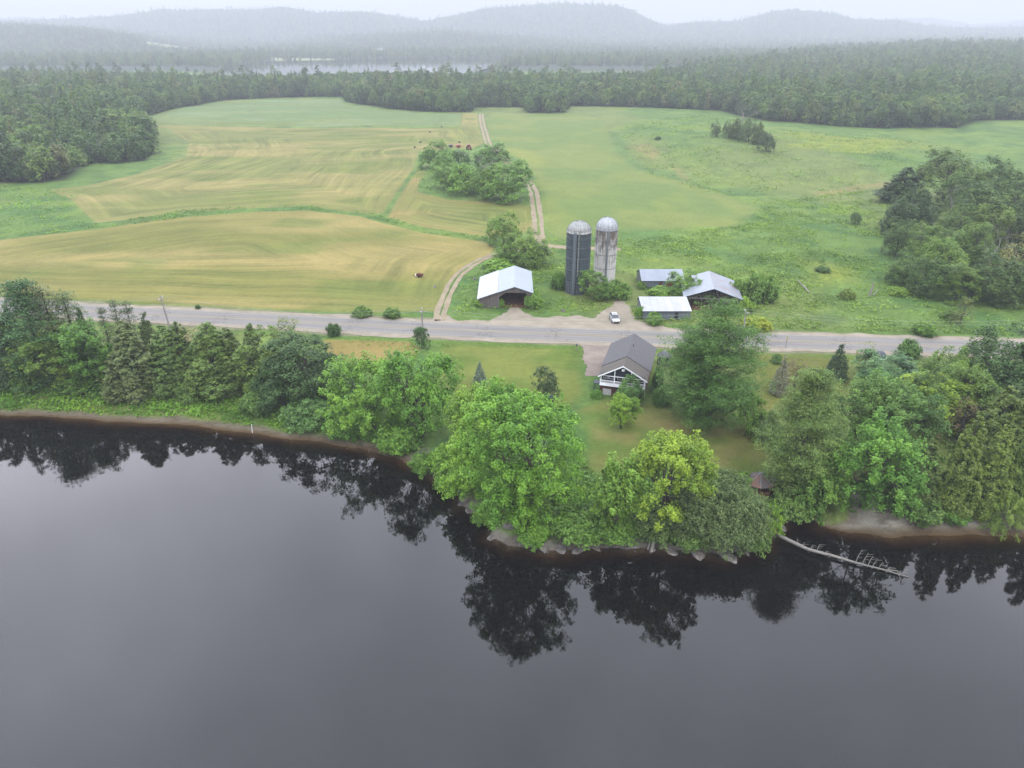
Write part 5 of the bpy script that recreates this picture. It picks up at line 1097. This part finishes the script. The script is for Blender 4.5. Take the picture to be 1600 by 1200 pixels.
# ------------------------------------------------------------------ gazebos
def gazebo(px_, py_, R, hw, hr, label, roofm, wallm, n=6, sq=1.0, rot=0, band=True):
    p = at(px_, py_); x, y = p; g = zg(x, y)-.05; t = tag(empty('gazebo', (x, y, g), rot), label, 'gazebo'); P = [(math.cos(2*math.pi*(i+.5)/n)*R, math.sin(2*math.pi*(i+.5)/n)*R*sq) for i in range(n)]
    b = MB(); v = [(a*1.22, c*1.22, hw-.05) for a, c in P]+[(0, 0, hw+hr)]+[(a*1.22, c*1.22, hw-.17) for a, c in P]
    b.add(v, [(i, (i+1) % n, n) for i in range(n)]+[tuple(range(n+1, 2*n+1))[::-1]]+[(i, n+1+i, n+1+(i+1) % n, (i+1) % n) for i in range(n)]); b.build('roof', M[roofm], t)
    b = MB()
    for i in range(n): b.tube([(P[i][0]*1.225, P[i][1]*1.225, hw-.03), (0, 0, hw+hr+.03)], .05, 4)
    b.build('roof_ridge', M['steel'], t)
    for a, c in P: MB().box(a-.07, a+.07, c-.07, c+.07, -.3, hw-.1).build('post', M[wallm], t)
    b = MB()
    for i in range(n):
        a, c = P[i], P[(i+1) % n]
        for z0, z1 in ((.0, .95), (hw-.45, hw-.15)) if band else ((hw-.4, hw-.15),):
            b.slab([(a[0], a[1], z0), (c[0], c[1], z0), (c[0], c[1], z1), (a[0], a[1], z1)], .06)
    b.build('panel', M[wallm], t); MB().prism([(a*.98, c*.98) for a, c in P], 'z', -.3, .05).build('floor', M[wallm], t); return t
gazebo(1184, 768, 2.1, 2.1, 1.15, 'brown cedar gazebo with worn red-grey shingle roof near the water', 'gz_roof', 'cedar_wood', 8, .85, .2)
gazebo(1037, 569, 1.2, 2.0, .9, 'small dark-roofed gazebo between the house and the huge pine', 'shingle', 'truss', 8, 1, .1)
# small dark covered shelter on the lawn, domed playhouse by the road
p = at(858, 630); t = tag(empty('covered_grill', (p[0], p[1], zg(*p)-.03)), 'small dark covered grill under the dark lawn tree', 'grill')
b = MB(); b.prism([(-.75, .9), (.75, .9), (.6, 1.55), (-.6, 1.55)], 'y', -.45, .45); b.build('cover', M['plum'], t)
for a in (-.6, .6):
    for c in (-.35, .35): MB().box(a-.05, a+.05, c-.05, c+.05, -.1, .9).build('leg', M['plum'], t)
p = at(1371, 572); t = tag(empty('playhouse', (p[0], p[1], zg(*p)-.03)), 'small playhouse with dark blue-grey domed roof above the sumac', 'playhouse')
MB().ring(0, 0, [(1.15*math.cos(a), 2.0+1.2*math.sin(a)) for a in [math.pi/2*i/8 for i in range(8)]]+[(.03, 3.2)], 14).build('domed_roof', M['plum'], t, True)
MB().ring(0, 0, [(1.2, 1.88), (1.22, 1.93), (1.2, 1.98)], 14).build('rim', M['white'], t); MB().ring(0, 0, [(.85, -.2), (.85, 1.87)], 12).build('wall', M['shingle2'], t); MB().box(-.3, .3, -.9, -.84, 0, 1.4).build('door', M['dark'], t)
# ------------------------------------------------------------------ car
p = at(960, 501); ca = tag(empty('parked_car', (p[0], p[1], zg(*p)+.04), math.radians(4)), 'white hatchback parked on the gravel yard facing the road', 'car')
def loft(secs, name, mat, parent):
    """secs: list of (y, [(x,z)...]) closed sections"""
    b = MB(); n = len(secs[0][1]); v = [(x, y, z) for y, s in secs for x, z in s]; f = [(k*n+i, k*n+(i+1) % n, (k+1)*n+(i+1) % n, (k+1)*n+i) for k in range(len(secs)-1) for i in range(n)]
    f += [tuple(range(n))[::-1], tuple((len(secs)-1)*n+i for i in range(n))]; b.add(v, f); return b.build(name, mat, parent, False)
def sec(wd, z0, z1): return [(-wd, z0+.1), (-wd*.94, z0), (wd*.94, z0), (wd, z0+.1), (wd, z1-.18), (wd*.9, z1), (-wd*.9, z1), (-wd, z1-.18)]
body = loft([(-2.2, sec(.74, .34, .62)), (-2.05, sec(.86, .26, .78)), (-1.2, sec(.9, .22, .94)), (0, sec(.91, .22, .98)), (1.5, sec(.9, .22, 1.0)), (2.1, sec(.86, .26, .98)), (2.2, sec(.78, .36, .9))], 'body', M['car_white'], ca)
loft([(-1.15, sec(.78, .93, .98)), (-.45, sec(.68, .95, 1.46)), (1.3, sec(.68, .97, 1.5)), (2.0, sec(.76, .96, 1.02))], 'cabin', M['glass'], ca)
MB().prism([(-.62, 1.47), (.62, 1.47), (.56, 1.54), (-.56, 1.54)], 'y', -.42, 1.32).build('roof', M['car_white'], ca)
MB().box(-.35, .35, -.2, .5, 1.545, 1.56).build('sunroof', M['glass'], ca)
for sx in (-1, 1):
    MB().tube([(sx*.73, -.62, 1.42), (sx*.83, -1.2, .96)], .035, 4).build('pillar', M['car_white'], ca); MB().tube([(sx*.735, .5, 1.46), (sx*.88, .5, .98)], .04, 4).build('pillar', M['car_white'], ca); MB().tube([(sx*.72, 1.35, 1.46), (sx*.84, 1.95, .98)], .06, 4).build('pillar', M['car_white'], ca)
    MB().box(sx*.62-.14, sx*.62+.14, -2.19, -2.02, .56, .7).build('headlight', M['steel'], ca); MB().box(sx*1.0-.09, sx*1.0+.09, -.95, -.8, .95, 1.08).build('mirror', M['car_white'], ca)
    for yy in (-1.4, 1.4):
        wb = MB(); wb.tube([(sx*.72, yy, .32), (sx*.92, yy, .32)], .33, 16); wh_ = wb.build('wheel', M['tyre'], ca); MB().tube([(sx*.9, yy, .32), (sx*.935, yy, .32)], .2, 12).build('rim', M['steel'], wh_)
MB().box(-.5, .5, -2.24, -2.14, .36, .5).build('grille', M['dark'], ca)
# ------------------------------------------------------------------ utility poles and wires
POLES = []
for bxp, byp, ty, lab in ((-250, 500, 455, 'utility pole past the left edge of the frame'), (266, 514, 463, 'leaning wooden utility pole between road and left bank trees'), (661, 524, 482, 'wooden utility pole before the dirt track junction'), (1160, 526, 484, 'utility pole hidden behind the huge pine'), (1720, 536, 492, 'utility pole past the right edge of the frame')):
    x, y = at(bxp, byp); g = zg(x, y); H = ztop(y, ty)-g; t = tag(empty('utility_pole', (x, y, g)), lab, 'utility pole', 'utility poles along the road'); ln = -.55 if bxp == 266 else 0
    MB().tube([(0, 0, -.5), (ln*.5, 0, H*.5), (ln, 0, H)], [.19, .17, .13], 8).build('pole', M['pole_wood'], t); MB().box(ln-.08, ln+.08, -1.1, 1.1, H-.6, H-.45).build('crossarm', M['pole_wood'], t); MB().box(ln-1.0, ln+1.0, -.07, .07, H-.75, H-.62).build('crossarm', M['pole_wood'], t)
    for yy in (-.95, 0, .95): MB().tube([(ln, yy, H-.44), (ln, yy, H-.2)], .06, 6).build('insulator', M['white'], t)
    POLES.append((x+ln, y, g+H))
for k, dy in enumerate((-.95, .95)):
    b = MB()
    for a, c in zip(POLES[:-1], POLES[1:]):
        pts = [(a[0]+(c[0]-a[0])*s, a[1]+dy+(c[1]-a[1])*s, a[2]-.2+(c[2]-a[2])*s-4*s*(1-s)*2.2) for s in [i/16 for i in range(17)]]; b.tube(pts, .028, 4, cap=False)
    tag(b.build('power_line', M['wire']), ['nearer overhead wire strung between the utility poles', 'farther overhead wire strung between the utility poles'][k], 'wire', 'overhead wires')
# ------------------------------------------------------------------ sign, mailbox, stake
x, y = at(1227, 544); t = tag(empty('road_sign', (x, y, zg(x, y)), math.radians(58)), 'yellow diamond warning sign on right lawn edge seen from the side', 'sign')
MB().box(-.04, .04, -.04, .04, -.3, 2.6).build('post', M['steel'], t); MB().prism([(-.62, 2.3), (0, 1.68), (.62, 2.3), (0, 2.92)], 'y', -.08, -.045).build('sign_plate', M['yellow'], t)
x, y = at(901, 548); t = tag(empty('mailbox', (x, y, zg(x, y))), 'dark mailbox on a post at the corner of the driveway', 'mailbox')
MB().box(-.06, .06, -.06, .06, -.3, 1.15).build('post', M['pole_wood'], t); b = MB(); b.prism([(-.17, 1.16), (.17, 1.16), (.17, 1.36), (.1, 1.47), (-.1, 1.47), (-.17, 1.36)], 'y', -.32, .32); b.build('box', M['plum'], t)
x, y = at(394, 676); tag(MB().tube([(x, y, zg(x, y)-.3), (x+.15, y, 1.6)], .06, 6).build('stake', M['white']), 'thin white stake standing on the left sand strip', 'stake')
# ------------------------------------------------------------------ rocks
def rock(px_, py_, wpx, hm, label, seed, flat=.6, rot=None, z=0, name='boulder'):
    if z == 0: x, y = onz(px_, py_, .15)
    else: x, y = at(px_, py_)
    w = wpx*mpp(y, 1)/2; rg = np.random.default_rng(seed)
    import bmesh
    bm = bmesh.new(); bmesh.ops.create_icosphere(bm, subdivisions=4, radius=1); co = np.array([v.co[:] for v in bm.verts])
    pl = nrm(rg.normal(size=(9, 3))); d = .5+.4*rg.random(9)
    s = np.min(np.where(co@pl.T > .05, d/np.maximum(co@pl.T, .05), 9), 1); s = np.minimum(s, 1.05)
    co = co*s[:, None]; co += .09*np.stack([vn(co[:, 0]*5+i*7, co[:, 1]*5+co[:, 2]*3, seed+i)-.5 for i in range(3)], 1)
    co *= np.array([w, w*flat, hm])
    for v, c in zip(bm.verts, co): v.co = c
    me = bpy.data.meshes.new(name); bm.to_mesh(me); bm.free(); me.materials.append(M['rock'])
    o = link(bpy.data.objects.new(name, me)); o.location = (x, y, (zg(x, y) if z else max(zg(x, y), -.15))); o.rotation_euler = (0, 0, rg.random()*3 if rot is None else rot)
    return tag(o, label, 'rock')
RK = [(736, 796, 38, .9, 'large pale slab at the left side of the point'), (720, 786, 12, .3, 'small rock left above the large pale slab'), (752, 802, 16, .35, 'rock right of the large pale slab'),
 (768, 840, 26, .55, 'pointed ledge jutting into the water under the front maple'), (800, 832, 50, .7, 'long grey ledge beneath the lowest front maple'), (779, 854, 11, .4, 'small wet rock alone in the water'),
 (813, 850, 12, .4, 'small rock between the lone wet rock and the big boulder'), (846, 854, 40, 1.2, 'big pale boulder at the waterline below the front maple'), (852, 861, 14, .5, 'rounded stone against the big pale boulder'), (876, 857, 30, .6, 'flat rock right of the big pale boulder'),
 (905, 858, 34, .45, 'low flat rock shelf at the middle waterline'), (932, 856, 26, .4, 'low shelf rock left of the squared block'), (947, 848, 24, .8, 'squared block under the shoreline shrub'), (962, 852, 10, .6, 'small upright rock beside the squared block'), (985, 853, 34, .6, 'pale rock right of the small upright rock'),
 (1020, 858, 26, .5, 'rock at the foot of the ash roots'), (1048, 860, 34, .6, 'rock left of the willow bush'), (1090, 864, 30, .5, 'rock under the left side of the willow bush'), (1140, 868, 40, .9, 'pale boulder below the middle of the willow bush'), (1168, 862, 18, .5, 'small rock right under the willow bush'),
 (1200, 836, 30, .8, 'boulder at the root end of the fallen log'), (1222, 822, 26, .5, 'rock at the mouth of the little cove'), (726, 778, 14, .35, 'rock by the water above the large slab')]
for i, (a, c, wv, hv, lab) in enumerate(RK): rock(a, c, wv*(.75+.35*((i*3)%4)/3), hv*(.35+.3*((i*7)%5)/4), lab, 40+i, .6)
rock(1101, 742, 11, .9, 'grey boulder standing on the back lawn above the point', 90, .8, z=1); rock(741, 437, 10, .7, 'grey boulder in the grass behind the left barn', 91, z=1)
rock(894, 491, 6, .3, 'small white block lying before the dark silo', 92, z=1, name='white_block'); rock(880, 486, 12, .5, 'grey rubble in the weeds before the dark silo', 93, z=1); rock(680, 448, 10, .3, 'flat grey stone in grass beside the dirt track', 94, z=1); rock(1425, 820, 5, .25, 'small stone on the sand beach', 95, z=1)
# ------------------------------------------------------------------ fallen log
def pz(px_, py_, z): q = onz(px_, py_, z); return Vector((q[0], q[1], z))
lg = empty('fallen_log', tuple(pz(1202, 829, .9))); tag(lg, 'long bleached fallen trunk reaching from the rocks into the water', 'log')
o0 = Vector(lg.location); path = [pz(1198, 826, 1.0), pz(1230, 843, .7), pz(1262, 858, .5), pz(1300, 868, .4), pz(1340, 880, .3), pz(1380, 890, .2), pz(1420, 902, .05)]
MB().tube([q-o0 for q in path], [.27, .26, .23, .19, .14, .1, .05], 10).build('trunk', M['dead'], lg, True)
MB().tube([pz(1262, 858, .62)-o0, pz(1290, 866, .62)-o0, pz(1300, 866, .55)-o0], [.2, .16, .03], 7).build('split_bark', M['dead'], lg)
rg = random.Random(3)
for (px_, py_, hgt, dx) in ((1244, 852, 1.0, .2), (1253, 856, .7, .3), (1266, 860, .8, .5), (1275, 864, 1.3, .6), (1290, 868, .6, .2), (1336, 881, 2.1, .9), (1346, 884, 1.9, 1.0), (1355, 886, 1.6, .8), (1362, 888, 1.3, .9), (1372, 890, 1.0, .8), (1385, 894, .7, .6), (1410, 900, 1.0, .4), (1405, 900, .5, -.6)):
    a = pz(px_, py_, .3)-o0; b = MB(); top = a+Vector((dx*.6, .2, hgt)); b.tube([a, a+Vector((dx*.25, .1, hgt*.6)), top], [.06, .045, .025], 5)
    for k in range(3): b.tube([a.lerp(top, .5+.2*k), a.lerp(top, .5+.2*k)+Vector((rg.uniform(.2, .9), rg.uniform(-.3, .3), rg.uniform(-.3, .1)))], [.025, .01], 3)
    b.build('branch', M['dead'], lg)
MB().tube([pz(1385, 890, .3)-o0, pz(1402, 892, .35)-o0, pz(1412, 898, .3)-o0], [.09, .06, .03], 5).build('branch', M['dead'], lg)
def log_at(p1, p2, z1, z2, r, label, name='snag'):
    a = at(*p1); c = at(*p2); a = Vector((a[0], a[1], zg(*a)+z1)); c = Vector((c[0], c[1], zg(*c)+z2))
    return tag(MB().tube([a, a.lerp(c, .5)+Vector((.1, 0, .1)), c], [r, r*.8, r*.4], 6).build(name, M['dead']), label, 'log')
log_at((1264, 458), (1243, 440), .1, .8, .22, 'dead trunk lying aslant in the rough right meadow', 'dead_log')
log_at((1358, 464), (1360, 463), 0, 3.6, .3, 'pale broken snag standing in the rough right meadow', 'dead_log'); log_at((1364, 462), (1372, 456), .1, .6, .15, 'thin fallen limb beside the pale broken snag', 'dead_log')
log_at((672, 738), (662, 732), .3, .9, .16, 'grey driftwood leaning at the shore before the overhanging maple', 'driftwood'); log_at((1018, 862), (1022, 838), .0, 1.6, .3, 'bleached tree roots hanging down the bank below the ash', 'tree_root'); log_at((1012, 858), (1024, 834), .0, 2.2, .14, 'thin bleached root beside the thicker hanging roots', 'tree_root')
# ------------------------------------------------------------------ farm machines
def machine(px_, py_, label, cat, kind, rz=0):
    x, y = at(px_, py_); t = tag(empty(kind, (x, y, zg(x, y)), rz), label, cat)
    if kind == 'tractor':
        MB().box(-.35, .35, -2.0, -.1, .9, 1.6).build('bonnet', M['red'], t); MB().box(-.75, .75, -.05, 1.3, .9, 1.5).build('body', M['red'], t); MB().box(-.65, .65, 0, 1.2, 1.51, 2.5).build('cab', M['glass'], t); MB().box(-.75, .75, -.1, 1.3, 2.51, 2.65).build('cab_roof', M['red'], t)
        for sx in (-1, 1): MB().tube([(sx*.8, .8, .85), (sx*1.25, .8, .85)], .85, 16).build('wheel', M['tyre'], t); MB().tube([(sx*.6, -1.6, .5), (sx*.9, -1.6, .5)], .5, 12).build('wheel', M['tyre'], t)
    else:
        mm = M['rust'] if 'rust' in label else (M['red'] if 'red' in label else M['plum'])
        MB().prism([(-1.2, .5), (1.2, .5), (1.4, 1.3), (.4, 1.7), (-1.4, 1.4)], 'y', -.7, .7).build('body', mm, t); MB().tube([(1.3, 0, .6), (3.0, 0, .5)], .08, 5).build('drawbar', mm, t)
        for sx in (-1, 1): MB().tube([(.1, sx*.75, .45), (.1, sx*.95, .45)], .45, 12).build('wheel', M['tyre'], t)
        if 'white' in label: MB().ring(1.5, .2, [(.35, .4), (.45, .8), (.35, 1.2)], 10).build('tank', M['white'], t)
machine(733, 234, 'red tractor standing at the far end of the hay field', 'tractor', 'tractor', .3); machine(716, 231, 'red hay machine left of the red tractor', 'farm machine', 'hay_machine', .2); machine(704, 231, 'dark hay machine, leftmost beside the field grove', 'farm machine', 'hay_machine', .1)
machine(656, 433, 'rusty farm cart with a white tank at the hay field edge', 'farm cart', 'farm_cart', 2.9)
for o in COL.objects:
    if o.name == 'farm_cart': o.scale = (.65, .65, .65)
for i, (a, c) in enumerate(((648, 231), (657, 223), (690, 199), (672, 207), (718, 223))):
    x, y = at(a, c); t = MB(); t.tube([(-.5, 0, .4), (.5, 0, .4)], .42, 12); o = t.build('round_bale', M['shingle2']); o.location = (x, y, zg(x, y)); o.rotation_euler = (0, 0, i)
    tag(o, 'dark round bale '+['nearest the grove on the left field side', 'just behind the one nearest the grove', 'farthest away, by the green hay strip', 'between the green strip and the grove', 'just beyond the red hay machine'][i], 'bale', 'dark bales on the far hay field')
# ------------------------------------------------------------------ far houses across the lake
for px_, py_, lab in ((592, 84, 'distant white farmhouse on the far lake shore'), (1127, 70, 'distant white barn on the far hillside')):
    Y = 2350 if px_ < 1000 else 2900; x = (px_-800)/F/1.114*Y; g = hz(x, Y); t = tag(empty('far_house', (x, Y, g+6)), lab, 'house')
    MB().box(-11, 11, 0, 9, -8, 5).build('wall', M['white'], t); MB().prism([(-.6, 5.0), (9.6, 5.0), (4.5, 9)], 'x', -12, 12).build('roof', M['roof_white'], t)
# ------------------------------------------------------------------ haze
m = NT('haze'); m.t.links.clear(); vp = m.n('ShaderNodeVolumePrincipled'); vp.inputs['Color'].default_value = HAZE_C+(1,); vp.inputs['Density'].default_value = HAZE_D; vp.inputs['Anisotropy'].default_value = 0.0
m.l(vp.outputs[0], m.out.inputs['Volume'])
b = MB().box(-9500, 9500, -900, 9900, -6, 330); h = b.build('haze', m.m); tag(h, 'pale summer haze over the whole valley', 'haze', kind='stuff')
